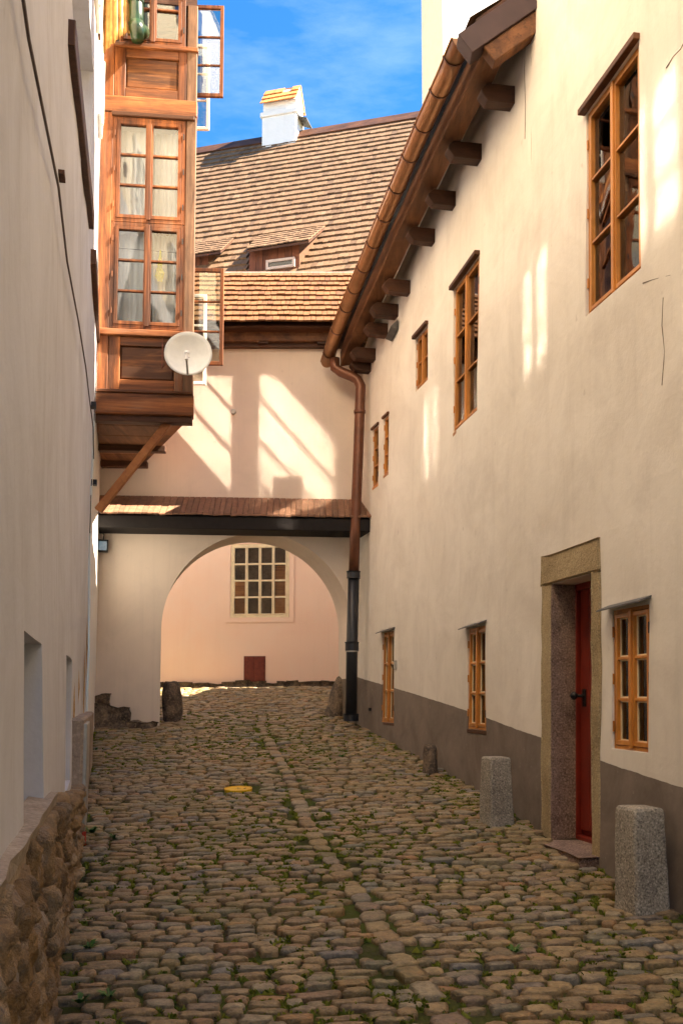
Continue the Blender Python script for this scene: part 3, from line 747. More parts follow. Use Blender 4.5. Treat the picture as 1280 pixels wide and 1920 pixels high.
# ------------------------------------------------------------------ the grey house on the left
LH = thing('grey_house', 'grey white plastered house with deep wall niches above a rough rubble plinth', 'house', (-2.2, 6, gz(-2, 6)))
NI = []
for (a, b, top, bot) in (((48, 1182), (82, 1200), 1182, 1562), ((123, 1228), (135, 1234), 1228, 1482)):
    A, B = on_lw(*a), on_lw(*b); zb = on_lw(a[0], bot).z
    NI.append((A.y, B.y, zb, A.z, .34)); print('niche', A.y, B.y, zb - EYE, A.z - EYE)
s0, s1 = on_lw(127, 84), on_lw(168, 430)
print('sill', s0.y, s0.z - EYE, s1.y, s1.z - EYE)
NI.append((s0.y + .1, s1.y, s1.z - .02, EYE + 6.0, .32))
t0, t1 = on_lw(171, 495), on_lw(180, 655)
print('sill2', t0.y, t0.z - EYE, t1.y, t1.z - EYE)
NW = Vector((1, .225, 0)).normalized(); UW = Vector((-.225, 1, 0)).normalized()
def undl(Y, z): return .022 * noise.noise(Vector((Y * .7, z * .7, 12))) + .006 * noise.noise(Vector((Y * 3, z * 3, 18)))
def lw_fn(u, v, d): return Vector((xl(u, v), u, v)) + NW * ((0 if d else undl(u, v)) - d)
SEAML = 10.9
us = grid_lines(-6, SEAML, .25, [h[0] for h in NI] + [h[1] for h in NI]); vs = grid_lines(-.5, EYE + 6.6, .25, [h[2] for h in NI] + [h[3] for h in NI])
m = MB(); sheet(m, lw_fn, us, vs, NI); m.build('wall', M['plaster_left'], LH)
m = MB()
for h in NI: m.add([lw_fn(h[0], h[2], h[4]), lw_fn(h[1], h[2], h[4]), lw_fn(h[1], h[3], h[4]), lw_fn(h[0], h[3], h[4])], [(0, 1, 2, 3)])
m.build('niche_back', M['plaster_left'], LH)
UPZ = EYE + 12
m = MB(); sheet(m, lw_fn, grid_lines(-6, SEAML, .5, []), grid_lines(EYE + 6.6, UPZ, .5, [])); m.build('upper_wall', M['plaster_bounce'], LH)  # unseen storey, cream chosen to warm the light bounced across the lane
us = grid_lines(SEAML, 13.75, .3, []); vs = grid_lines(-.5, UPZ, .3, [])
m = MB(); sheet(m, lambda u, v, d: lw_fn(u, v, d) + NW * .012, us, vs); m.build('wall', M['plaster_white'], LH)  # whiter stretch: its sunlit look is put into the plaster colour
m = MB(); zt = UPZ
m.add([(xl(-6), -6, zt), (xl(13.75), 13.75, zt), (-11, 16, zt), (-9, -6, zt), (xl(13.75), 13.75, 0), (-11, 16, 0)], [(0, 1, 2, 3), (1, 4, 5, 2)])
m.add([(-4.7, 14.4, 0), (-5.2, 18.9, 0), (-5.2, 18.9, EYE + 8), (-4.7, 14.4, EYE + 8)], [(0, 1, 2, 3)]); m.build('cap_and_bounce_wall', M['plaster_white'], LH)  # roof cap, plus an unseen wall added to bounce sun onto the salmon house
def wall_board(m, A, B, h, n0, n1):
    f = Frame((A + B) / 2, UW, NW); P = []
    for n in (n0, n1):
        for dz in (0, h):
            for q in (A, B): P.append(Vector((xl(q.y, q.z), q.y, q.z + dz)) + NW * n)
    m.add(P, [(0, 2, 3, 1), (4, 5, 7, 6), (0, 1, 5, 4), (2, 6, 7, 3), (0, 4, 6, 2), (1, 3, 7, 5)])
m = MB(); wall_board(m, s0, s1, .17, -.10, .045); m.build('window_sill', M['window_wood_dark'], LH, bevel=.006)
m = MB(); wall_board(m, t0, t1, .16, -.02, .05); m.build('window_sill', M['window_wood_dark'], LH, bevel=.006)
for (a, b) in (((184, 45), (186, 140)), ((190.5, 262), (191.5, 325))):
    A, B = on_lw(*a), on_lw(*b)
    if A and B:
        m = MB(); q = Frame((xl(A.y, A.z), A.y, A.z), UW, NW); m.box(q, -.06, .06, -abs(A.z - B.z) * .8, 0, .005, .03); m.build('slot_shutter', M['window_wood_dark'], LH)
cab = []
for q in ((14, -30), (20, 0), (34, 70), (62, 210), (92, 350), (118, 490), (138, 600), (152, 690), (163, 750), (170, 800), (172, 860)):
    p = on_lw(*q); cab.append(Vector((xl(p.y, p.z), p.y, p.z)) + NW * (.03 + undl(p.y, p.z)))
m = MB(); m.tube(cab, .006, 6); m.build('cable', flat('dark cable', (.06, .035, .025), .6), LH)
p = on_lw(112, 330); m = MB(); f = Frame(p, UW, NW); m.box(f, -.05, .05, -.012, .012, -.02, .03); m.build('iron_stub', M['window_wood_dark'], LH)
for q in ((172, 760), (174, 905)):
    p = on_lw(*q); m = MB(); f = Frame(p, UW, NW); m.box(f, -.05, .05, -.03, .03, -.02, .05); m.build('cable_bracket', M['iron'], LH)
# plaster losses that show the ochre rubble under them
OCH = stone('ochre bare masonry', [(.3, (.30, .17, .07)), (.5, (.42, .26, .11)), (.7, (.50, .36, .20))], 30, .4, .9, 1., big=6)
for (x, y_, w, h, sd_) in ((148, 1395, .30, .36, 2), (139, 1330, .06, .28, 3), (146, 1290, .05, .20, 5), (157, 1290, .10, .5, 4), (163, 1215, .12, .5, 7)):
    p = on_lw(x, y_); rs = random.Random(sd_); n = 14; f = Frame(Vector((xl(p.y), p.y, p.z)) + NW * undl(p.y, p.z), UW, NW)
    ring = [f.pt(math.cos(2 * math.pi * k / n) * w * rs.uniform(.35, 1), math.sin(2 * math.pi * k / n) * h * rs.uniform(.6, 1), .004) for k in range(n)]
    c = f.pt(0, 0, .016); m = MB(); m.add(ring + [c], [(k, (k + 1) % n, n) for k in range(n)]); m.build('bare_patch', OCH, LH)
# ledge and rubble plinth
LEDGE = [(-2, -.40), (2.2, -.42), (4.3, -.44), (5.2, -.50), (6.6, -.60), (7.6, -.66)]
def ledge(Y): return EYE + lerp_tab(LEDGE, Y)
m = MB(); L = [-2 + .25 * i for i in range(27)]; vs = []
for y_ in L:
    for (x, z) in ((xl(y_) - .05, ledge(y_) + .012), (xl_plinth(y_) + .012 + .022 * noise.noise(Vector((y_ * 3, 0, 4))), ledge(y_) - .004 + .012 * noise.noise(Vector((y_ * 4, 0, 9)))), (xl_plinth(y_) + .0, ledge(y_) - .06), (xl(y_) - .05, ledge(y_) - .06)): vs.append((x, y_, z))
m.add(vs, [(i * 4 + k, i * 4 + (k + 1) % 4, (i + 1) * 4 + (k + 1) % 4, (i + 1) * 4 + k) for i in range(len(L) - 1) for k in range(4)] + [(0, 1, 2, 3), tuple((len(L) - 1) * 4 + k for k in range(4))])
m.build('ledge', stone('worn ledge plaster', [(.3, (.23, .18, .14)), (.5, (.33, .27, .21)), (.7, (.42, .35, .28))], 50, .3, .9, .5), LH)
NP = Vector((1, .235, 0)).normalized(); UP = Vector((-.235, 1, 0)).normalized()
m = MB(); m.add([(xl_plinth(y_) - .004, y_, z) for y_ in L for z in (-.4, ledge(y_) - .03)], [(i * 2, i * 2 + 1, i * 2 + 3, i * 2 + 2) for i in range(len(L) - 1)]); m.build('plinth_mortar', stone('pale gritty mortar', [(.3, (.20, .15, .10)), (.5, (.30, .23, .16)), (.7, (.36, .29, .21))], 40, .4, .9, 1.0), LH)
def rubble(Y, z, w, h, seed, bulge):
    rs = random.Random(seed); n = 18; f = Frame((xl_plinth(Y), Y, z), UP, NP); vs = []; p = rs.uniform(2.6, 6)
    rad = []; sk = rs.uniform(-.25, .25)
    for k in range(n):
        a = 2 * math.pi * k / n + rs.uniform(-.12, .12); c, s = math.cos(a), math.sin(a); q = (abs(c) ** p + abs(s) ** p) ** (-1 / p) * rs.uniform(.84, 1.04); rad.append(((c + sk * s) * q * w / 2, s * q * h / 2))
    prof = ((1.0, -.06), (1.0, .1 * bulge), (.94, .68 * bulge), (.78, .9 * bulge), (.58, bulge), (.30, bulge))
    for sc, d in prof:
        for (a, b) in rad:
            P = f.pt(a * sc, b * sc, d)
            if d > 0: P = P + NP * (noise.noise(P * 9 + Vector((seed, 0, 0))) * .034 + noise.noise(P * 24 + Vector((seed, 0, 0))) * .020) + noise.noise_vector(P * 12) * .006
            vs.append(P)
    vs.append(f.pt(rs.uniform(-.1, .1) * w, rs.uniform(-.1, .1) * h, bulge * rs.uniform(.8, 1.05)))
    fs = [(r * n + k, r * n + (k + 1) % n, (r + 1) * n + (k + 1) % n, (r + 1) * n + k) for r in range(5) for k in range(n)] + [(5 * n + k, 5 * n + (k + 1) % n, 6 * n) for k in range(n)]
    return vs, fs
cnt = 0; y_ = 1.3
rowh = [0, 0, 0, 0]
z_rel = 0.0
rows = 5
for r in range(rows):
    y_ = 1.3 - R(0, .2)
    while y_ < 7.6:
        w = R(.12, .38) * (1.0 if r < 3 else .8); yc = y_ + w / 2
        zb, ztp = gz(-1, yc) - .06, ledge(yc) - .055; hh = (ztp - zb) / rows
        h = hh * R(.72, 1.12)
        vs, fs = rubble(yc, zb + (r + .5) * hh + R(-.03, .03), w * 1.02, h, cnt + 500, R(.012, .055))
        me = bpy.data.meshes.new('stone'); me.from_pydata(vs, [], fs); me.materials.append(M['plinth_stone']); me.polygons.foreach_set('use_smooth', [True] * len(me.polygons)); me.update()
        o = bpy.data.objects.new('stone', me); col.objects.link(o); attach(o, LH); cnt += 1
        y_ += w
print('rubble', cnt)
# plastered pier at the far end of the plinth
m = MB(); f = Frame((xl_plinth(7.5), 7.5, gz(-2.4, 8) - .3), UP, NP); m.box(f, 0, 3.6, 0, EYE - .20 - f.P.z, -.25, .02, .008); m.build('buttress', stone('dirty render', [(.3, (.22, .17, .13)), (.5, (.31, .25, .20)), (.7, (.38, .31, .25))], 30, .3, .9, .6), LH, bevel=.02)
m = MB(); m.box(f, .05, .85, .25, EYE - .24 - f.P.z, .021, .05); m.build('meter_door', M['zinc'], LH, bevel=.004)
# upper storey windows that catch the sun above the lane
def upper_window(Yc, Hc, W=.95, H=1.5, rows=3):
    N2 = NW; P = Vector((xl(Yc), Yc, EYE + Hc)) + NW * .035
    f = Frame(P + UW * (-W / 2) - Vector((0, 0, H / 2)), UW, NW)
    return build_window(LH, f, W, H, 2, rows, M['white_paint'], M['iron'], M['glass_sun'], fw=.05, sw=.045, mun=.03, hinges=False, lining=False)

for (yc, hc, w_, h_) in ((4.0, 7.25, .85, 1.2), (5.83, 7.17, .74, 1.16), (8.82, 7.22, .74, 1.12), (10.36, 6.8, .5, .8)): upper_window(yc, hc, w_, h_)

# ------------------------------------------------------------------ the wooden oriel
OP = at_y(185, 775, 10.95); OU = Vector((1, .12, 0)).normalized(); ON = Vector((.12, -1, 0)).normalized()
OR = thing('wooden_oriel', 'weathered orange brown wooden oriel with open casements, jutting from the left house', 'oriel', OP)
fo = Frame(OP, OU, ON)
def O(px, py): q = on_plane(px, py, OP, ON); return (q - OP).dot(OU), q.z - OP.z
def Oh(py, px=280): return O(px, py)[1]
A1 = O(361, 776)[0]; ATOP = EYE + 8.4 - OP.z
post_w = O(361, 600)[0] - O(342, 600)[0]
wl0, wl1 = O(209, 420)[0], O(346, 420)[0]
hb = [Oh(v) for v in (775, 738, 632, 620, 617, 418, 222, 214, 184, 92, 84, 78)]
H_beam0, H_panel0, H_panel1, H_sill, H_w0, H_wm, H_w1, H_b2, H_b2t, H_p2t, H_sill2, H_w2 = hb
print('oriel', A1, wl0, wl1, [round(v, 2) for v in hb])
def opart(name, a0, a1, h0, h1, n0, n1, mat, bev=.006, par=OR, jit=.002):
    m = MB(); m.box(fo, a0, a1, h0, h1, n0, n1, jit); return m.build(name, mat, par, bevel=bev)
opart('corner_post', A1 - post_w, A1, H_panel0, ATOP, -.13, -.004, M['wood_grey'])
opart('bottom_beam', -.05, A1 + .012, 0, H_panel0 - .003, -.16, .016, M['wood_h'], .012)
opart('moulding', -.05, A1 + .004, H_panel0 - .002, H_panel0 + .035, -.05, .028, M['wood_h'])
opart('stile', -.05, wl0 - .003, H_panel0 + .036, H_b2 - .003, -.10, -.002, M['wood_v'])
def panel_zone(h0, h1):
    a0, a1 = wl0, A1 - post_w - .003
    opart('panel_back', a0, a1, h0, h1, -.08, -.05, M['wood_panel'])
    opart('stile', a0 + .001, a0 + .13, h0, h1, -.049, -.006, M['wood_v'])
    opart('stile', a1 - .10, a1, h0, h1, -.049, -.006, M['wood_v'])
    hA, hB = h0 + (h1 - h0) * .20, h1 - (h1 - h0) * .17
    opart('rail', a0 + .131, a1 - .101, hB, h1, -.049, -.010, M['wood_h'])
    opart('rail', a0 + .131, a1 - .101, h0, hA, -.049, -.010, M['wood_h'])
    p = opart('panel', a0 + .145, a1 - .115, hA + .012, hB - .012, -.049, -.026, M['wood_panel'], .012)
panel_zone(H_panel0 + .036, H_panel1)
opart('sill', -.05, A1 - post_w * .3, H_panel1 + .002, H_sill, -.12, .034, M['wood_h'])
opart('cross_beam', -.05, A1 + .006, H_b2, H_b2t, -.14, .010, M['wood_h'], .010)
opart('drip_board', wl0 - .02, A1 - post_w * .2, H_w1 + .002, H_b2 - .003, -.05, .030, M['wood_panel'])
panel_zone(H_b2t + .003, H_p2t)
opart('stile', -.05, wl0 - .003, H_b2t + .003, H_p2t + .4, -.10, -.002, M['wood_v'])
opart('sill', wl0, A1 + .01, H_p2t + .002, H_sill2, -.10, .026, M['wood_h'])
opart('stile', wl1 + .003, A1 - post_w - .003, H_sill + .002, H_b2 - .002, -.10, -.002, M['wood_v'])
Wd = wl1 - wl0
OGL = M['glass_old']
for (h0, h1) in ((H_w0, H_wm - .003), (H_wm + .003, H_w1)):
    f = Frame(fo.pt(wl0, h0, -.008), OU, ON)
    build_window(OR, f, Wd, h1 - h0, 2, 3, M['wood_v'], M['iron'], OGL, fw=.045, sw=.04, mun=.022, lining=False, post=.05)
f = Frame(fo.pt(wl0 + .05, H_sill2 + .006, -.008), OU, ON)
build_window(OR, f, Wd - .07, H_w1 - H_wm, 2, 3, M['wood_v'], M['iron'], OGL, fw=.045, sw=.04, mun=.022, lining=False, post=.05)
# right side, slanting back to the wall
P1 = fo.pt(A1 - .01, 0, -.02); P2 = at_y(271, 866, 13.42); P2 = Vector((P2.x, P2.y, P1.z))
SU = (P2 - P1); SL = SU.length; SU = SU.normalized(); SN = Vector((SU.y, -SU.x, 0))
fs_ = Frame(P1, SU, SN)
def spart(name, a0, a1, h0, h1, n0, n1, mat, bev=.006):
    m = MB(); m.box(fs_, a0, a1, h0, h1, n0, n1); return m.build(name, mat, OR, bevel=bev)
spart('side_beam', .14, SL, 0, H_panel0, -.14, 0, M['wood_h']); spart('side_panel', .14, SL, H_panel0, H_panel1, -.10, -.03, M['wood_panel'])
spart('side_sill', .02, SL, H_panel1 + .001, H_sill, -.14, .03, M['wood_h']); spart('side_beam', .14, SL, H_b2, H_b2t, -.14, 0, M['wood_h'])
spart('side_panel', .14, SL, H_b2t, H_sill2, -.10, -.03, M['wood_panel']); spart('side_post', SL - .14, SL, H_sill, ATOP, -.13, -.004, M['wood_grey'])
spart('side_post', SL * .55 - .06, SL * .55 + .06, H_sill, ATOP, -.13, -.004, M['wood_v'])
for (a0, a1) in ((.15, SL * .55 - .065), (SL * .55 + .065, SL - .145)):
    for (h0, h1) in ((H_sill + .002, H_b2 - .002), (H_sill2 + .01, ATOP - .05)):
        build_window(OR, Frame(fs_.pt(a0, h0, -.03), SU, SN), a1 - a0, h1 - h0, 1, 4, M['wood_v'], M['iron'], M['glass_sun'], fw=.05, sw=.045, mun=.03, hinges=False, lining=False)
# floor boards, bearers and the raking strut under it
w0 = fo.pt(-.05, 0, -.02); wb_ = Vector((xl(13.4) + .03, 13.4, w0.z))
nb_ = 5
for k in range(nb_):
    t_a, t_b = k / nb_ + .004, (k + 1) / nb_ - .004
    q = [w0.lerp(wb_, t_a), P1.lerp(P2, t_a), P1.lerp(P2, t_b), w0.lerp(wb_, t_b)]
    m = MB(); m.hexa([p + Vector((0, 0, .012)) for p in q] + [p + Vector((0, 0, .05)) for p in q]); m.build('floor_board', M['wood_beam'], OR)
for t_, e in ((.03, .03), (.60, .06), (.97, .03)):
    a, b = w0.lerp(wb_, t_), P1.lerp(P2, t_); d = (b - a).normalized(); f = Frame(a, d, Vector((d.y, -d.x, 0)))
    m = MB(); m.box(f, 0, (b - a).length + e, -.075, .011, -.06, .06); m.build('bearer', M['wood_dark'], OR, bevel=.006)
m = MB(); a, b = w0.lerp(wb_, .30), P1.lerp(P2, .22)
SA, SB = at_y(327, 779, 11.2), at_y(184, 958, 11.15); d = (SB - SA).normalized(); f = Frame(SA, d, ON, d.cross(ON))
m.box(f, 0, (SB - SA).length, -.045, .045, -.05, .05); m.build('strut', wood('reddish strut wood', (.36, .15, .05), (.27, .10, .032), (.14, .05, .018), sc=(.3, .3, .3)), OR, bevel=.006)
# inside: pale room, ceiling beam, line with a yellow cloth
m = MB(); bz0, bz1 = OP.z + .05, OP.z + ATOP
m.add([(wb_.x, wb_.y, bz0), (P2.x, P2.y, bz0), (P2.x, P2.y, bz1), (wb_.x, wb_.y, bz1), (w0.x, w0.y, bz0), (w0.x, w0.y, bz1)], [(0, 1, 2, 3), (0, 3, 5, 4)])
pa = w0.lerp(wb_, .12) + Vector((.06, 0, 0)); pb = P1.lerp(P2, .54) + SN * -.15  # slanting partition added to catch the sun and brighten the panes
m.add([(pa.x, pa.y, bz0), (pb.x, pb.y, bz0), (pb.x, pb.y, bz1), (pa.x, pa.y, bz1)], [(0, 1, 2, 3)])
m.build('room_lining', M['plaster_white'], OR)
for z in (H_b2 + .03, H_panel1 + .02):
    q = [w0 + Vector((0, 0, z)), P1 + Vector((0, 0, z)), P2 + Vector((0, 0, z)), wb_ + Vector((0, 0, z))]; m = MB(); m.hexa(q + [p + Vector((0, 0, .06)) for p in q]); m.build('floor_slab', M['plaster_white'], OR)
q = [w0, P1, P2, wb_]; m = MB(); m.hexa([p + Vector((0, 0, ATOP)) for p in q] + [p + Vector((0, 0, ATOP + .3)) for p in q]); m.build('top_slab', M['wood_dark'], OR)
for (h0, h1) in ((H_w0 + .04, H_wm - .03), (H_wm + .04, H_w1 - .04)):  # white sheets added behind the glass so the panes look bright
    for (a0, a1) in ((wl0 + .05, wl0 + Wd * .53), (wl0 + Wd * .56, wl1 - .05)):
        m = MB(); n_ = 26; vs = []
        for i in range(n_ + 1):
            for hh in (h0, h1): vs.append(fo.pt(a0 + (a1 - a0) * i / n_, hh, -.24 + .010 * math.sin(i * 1.35) + .006 * math.sin(i * .6 + hh)))
        m.add(vs, [(2 * i, 2 * i + 2, 2 * i + 3, 2 * i + 1) for i in range(n_)]); m.build('added_curtain', M['added_curtain'], OR, smooth=True)
m = MB(); ya, yb = fo.pt(wl0, Oh(458), -.14), fo.pt(wl1, Oh(462), -.14); m.tube([ya, yb], .004, 5); m.build('clothes_line', M['iron'], OR)
CL = tag(None or (lambda m: (m.build('yellow_cloth', flat('lemon yellow cloth', (.85, .74, .03), .8, .1), None)))(
    (lambda m: (m.add([fo.pt(*q) for q in [(O(292, 492)[0], Oh(492), -.14), (O(303, 492)[0], Oh(492), -.14), (O(308, 503)[0], Oh(503), -.11), (O(303, 518)[0], Oh(518), -.15), (O(295, 519)[0], Oh(519), -.12), (O(289, 506)[0], Oh(506), -.16), (O(299, 505)[0], Oh(505), -.09)]], [(0, 1, 6), (1, 2, 6), (2, 3, 6), (3, 4, 6), (4, 5, 6), (5, 0, 6)]),
                m.add([fo.pt(*q) for q in [(O(298, 470)[0], Oh(458), -.14), (O(301, 470)[0], Oh(458), -.14), (O(304, 494)[0], Oh(494), -.13), (O(293, 494)[0], Oh(494), -.13), (O(299, 480)[0], Oh(480), -.10)]], [(0, 1, 4), (1, 2, 4), (2, 3, 4), (3, 0, 4)]), m)[-1])(MB())),
    'small bright yellow cloth hanging on a line behind the oriel window', 'cloth')
def casement(x0, x1, y0, y1, Y, mat, rows, fwpx=7):
    A, B = at_y(x0, y1, Y), at_y(x1, y0, Y); f = Frame(A, (1, .04, 0), (.04, -1, 0)); W = B.x - A.x; H = B.z - A.z; t_ = fwpx / FPX * Y
    m = MB(); frame_rect(m, f, 0, W, 0, H, t_, -.02, .022)
    dh = (H - 2 * t_) / rows
    for r in range(1, rows): m.box(f, t_, W - t_, t_ + r * dh - .011, t_ + r * dh + .011, -.012, .014)
    c = m.build('casement', mat, OR, bevel=.003)
    for r in range(rows):
        g = MB(); g.box(f, t_ - .004, W - t_ + .004, t_ + r * dh + .008, t_ + (r + 1) * dh - .008, -.004, .001); g.build('pane', M['glass'], c)
casement(330, 420, 503, 684, 11.35, M['wood_v'], 3); casement(330, 420, 10, 181, 11.35, M['wood_v'], 3)
casement(325, 388, 552, 721, 12.1, M['white_paint'], 3, 6); casement(325, 394, 83, 243, 12.1, M['white_paint'], 3, 6)

# satellite dish, green drain pipe, rusty sheet
DC = at_y(353, 662, 10.62)
DS = thing('satellite_dish', 'round pale satellite dish fixed to the corner post of the wooden oriel', 'satellite dish', DC)
dn = Vector((.10, -1, .16)).normalized(); du = Vector((1, .10, 0)).normalized(); dv = du.cross(dn) * -1; dv = dv if dv.z > 0 else -dv
DRx, DRz = .270, .272; m = MB(); vs = []; rings, n = 7, 40
for sgn in (0, 1):
    for i in range(rings + 1):
        r = i / rings
        for k in range(n):
            a = 2 * math.pi * k / n; vs.append(DC + du * math.cos(a) * r * DRx + dv * math.sin(a) * r * DRz + dn * (.085 * r * r - .085 - sgn * .008))
fs = []
for sgn in (0, 1):
    o_ = sgn * (rings + 1) * n
    for i in range(rings):
        for k in range(n):
            q = (o_ + i * n + k, o_ + i * n + (k + 1) % n, o_ + (i + 1) * n + (k + 1) % n, o_ + (i + 1) * n + k); fs.append(q)
o_ = (rings + 1) * n
for k in range(n): fs.append((rings * n + k, rings * n + (k + 1) % n, o_ + rings * n + (k + 1) % n, o_ + rings * n + k))
m.add(vs, fs); m.build('reflector', M['dish'], DS, smooth=True)
m = MB(); m.tube([DC - dv * .26 + dn * -.02, DC - dv * .20 + dn * .24], .012, 8); m.build('arm', M['zinc'], DS)
m = MB(); e = DC - dv * .165 + dn * .24; m.tube([e - dv * .05 + dn * .0, e + dv * .03 - dn * .01], .02, 10); m.tube([e + dv * .02 - dn * .0, e + dv * .055 - dn * .03], [.022, .03], 12); m.build('receiver', M['white_paint'], DS, smooth=False)
m = MB(); m.tube([DC - dn * .085, DC - dn * .2 - Vector((0, 0, .02)), fo.pt(A1 - .06, (DC.z - OP.z) - .02, -.01)], .018, 8); m.build('bracket', M['zinc'], DS)
m = MB(); m.tube([DC - dn * .10, DC - dn * .10 + Vector((-.12, .12, .12)), fo.pt(O(305, 640)[0], Oh(690), .012), fo.pt(O(305, 640)[0], Oh(632), .012)], .005, 6); m.build('lead', M['red_dark'], DS)
m = MB(); m.tube([at_y(256, -60, 10.72), at_y(256, 30, 10.72), at_y(257, 55, 10.72), at_y(262, 62, 10.78), at_y(268, 60, 10.95)], .085, 14); gp_ = m.build('drain_pipe', M['green_pipe'], LH, smooth=True)
m = MB(); m.tube([at_y(256, 44, 10.72), at_y(257, 56, 10.72), at_y(258, 76, 10.72)], [.093, .093, .070], 14); m.build('drain_collar', M['green_pipe'], gp_, smooth=True)
m = MB(); m.tube([at_y(256, 2, 10.72), at_y(256, 8, 10.72)], .092, 14); m.build('drain_collar', M['green_pipe'], gp_, smooth=True)
m = MB(); nx_, nz_ = 40, 8; vs = []
for i in range(nx_ + 1):
    px_ = 194 + 52 * i / nx_; t_ = i / nx_; bot = 102 - 40 * min(1, (t_ / .85)) ** .8
    for j in range(nz_ + 1):
        p = at_y(px_, -80 + (bot + 80) * j / nz_, 10.72 - .10 * math.sin(t_ * 3.1)); p.y += .014 * math.sin(t_ * 36); vs.append(p)
m.add(vs, [(i * (nz_ + 1) + j, (i + 1) * (nz_ + 1) + j, (i + 1) * (nz_ + 1) + j + 1, i * (nz_ + 1) + j + 1) for i in range(nx_) for j in range(nz_)])
o = m.build('rusty_sheet', M['rust_sheet'], LH, smooth=True); sm = o.modifiers.new('thick', 'SOLIDIFY'); sm.thickness = .006

# ------------------------------------------------------------------ gatehouse with the arch
GA = thing('gatehouse', 'pinkish gatehouse wall with a round arched passage, board canopy and shingled saddle roof', 'gatehouse', (-1.4, 14, gz(-1.4, 13.9)))
YF, YB = 13.6, 14.45; SHB = -.19
acx = at_y(481, 1180, YF).x; acz = at_y(481, 1180, YF).z; AR = (at_y(659, 1180, YF).x - at_y(302, 1180, YF).x) / 2; ARz = at_y(481, 1000, YF).z - acz
ZT = at_y(520, 652, YF).z
print('arch', acx, acz - EYE, AR, ARz, ZT - EYE)
def und2(x, z): return .010 * noise.noise(Vector((x * .9, z * .9, 31))) + .002 * noise.noise(Vector((x * 3.2, z * 3.2, 33)))
XL_, XR_ = -3.75, .55
def arch_pts(n=40):
    pts = [(acx - AR, gz(acx - AR, YF) - .3 + (acz - gz(acx - AR, YF) + .3) * i / 8) for i in range(8)]
    pts += [(acx - AR * math.cos(math.pi * k / n), acz + ARz * math.sin(math.pi * k / n)) for k in range(n + 1)]
    return pts + [(acx + AR, acz + (gz(acx + AR, YF) - .3 - acz) * (i + 1) / 8) for i in range(8)]
AP = arch_pts()
m = MB(); vs = []; fs = []
def wv(x, z, yb=0): vs.append((x + (SHB if yb else 0), (YF - und2(x, z)) if not yb else YB, z)); return len(vs) - 1
for back in (0, 1):
    for (x0, x1) in ((XL_, acx - AR), (acx + AR, XR_)):       # piers
        nx_ = max(2, int((x1 - x0) / .15)); g = [[wv(x0 + (x1 - x0) * i / nx_, -.3 + (acz + .3) * j / 14, back) for j in range(15)] for i in range(nx_ + 1)]
        fs += [(g[i][j], g[i + 1][j], g[i + 1][j + 1], g[i][j + 1]) for i in range(nx_) for j in range(14)]
        g = [[wv(x0 + (x1 - x0) * i / nx_, acz + (ZT - acz) * j / 20, back) for j in range(21)] for i in range(nx_ + 1)]
        fs += [(g[i][j], g[i + 1][j], g[i + 1][j + 1], g[i][j + 1]) for i in range(nx_) for j in range(20)]
    arc = AP[8:-8]; g = [[wv(x, z + (ZT - z) * j / 20, back) for j in range(21)] for (x, z) in arc]
    fs += [(g[i][j], g[i + 1][j], g[i + 1][j + 1], g[i][j + 1]) for i in range(len(arc) - 1) for j in range(20)]
g = [[len(vs) + k * 2 + b for b in (0, 1)] for k in range(len(AP))]
for (x, z) in AP:
    vs.append((x, YF - und2(x, z), z)); vs.append((x + SHB, YB, z))
fs += [(g[k][0], g[k][1], g[k + 1][1], g[k + 1][0]) for k in range(len(AP) - 1)]
m.add(vs, fs); m.build('wall', M['plaster_gate'], GA)
m = MB(); zb_ = at_y(650, 1272, YF).z; m.add([(acx + AR - .004, YF - .03, -.2), (.45, YF - .03, -.2), (.45, YF - .03, zb_), (acx + AR - .004, YF - .03, zb_), (acx + AR + SHB - .004, YB, -.2), (acx + AR + SHB - .004, YB, zb_)], [(0, 1, 2, 3), (4, 0, 3, 5)])
m.build('base_band', flat('grey brown base paint', (.17, .135, .10), .85, .2, var=.12, scale=5), GA)
# canopy of boards over the arch
cz0, cz1 = at_y(420, 967, 13.06).z, at_y(420, 935, 13.58).z
tiltc = lambda x: -.017 * (x + 1.5)
x = -3.62
while x < .42:
    w = R(.065, .095); z = tiltc(x); zz = R(-.006, .010); e = R(-.012, .012)
    q = [Vector((x, 13.06 + e, cz0 + z + zz)), Vector((x + w - .006, 13.06 + e, cz0 + z + zz)), Vector((x + w - .006 - .02, 13.60, cz1 + z)), Vector((x - .02, 13.60, cz1 + z))]
    m = MB(); m.tint = R(.001, .999); m.hexa(q + [p + Vector((0, 0, .022)) for p in q]); m.build('canopy_board', M['board'], GA)
    x += w
m = MB(); fz0 = at_y(420, 993, 13.1).z
m.hexa([(-3.62, 13.09, fz0 + tiltc(-3.6)), (.40, 13.09, fz0 + tiltc(.4)), (.40, 13.56, fz0 + tiltc(.4) - .01), (-3.62, 13.56, fz0 + tiltc(-3.6) - .01), (-3.62, 13.09, cz0 - .01 + tiltc(-3.6)), (.40, 13.09, cz0 - .01 + tiltc(.4)), (.40, 13.56, cz0 + .14 + tiltc(.4)), (-3.62, 13.56, cz0 + .14 + tiltc(-3.6))])
m.build('canopy_beam', flat('tarred black beam', (.016, .013, .012), .75, .2, bump=.3), GA, bevel=.01)
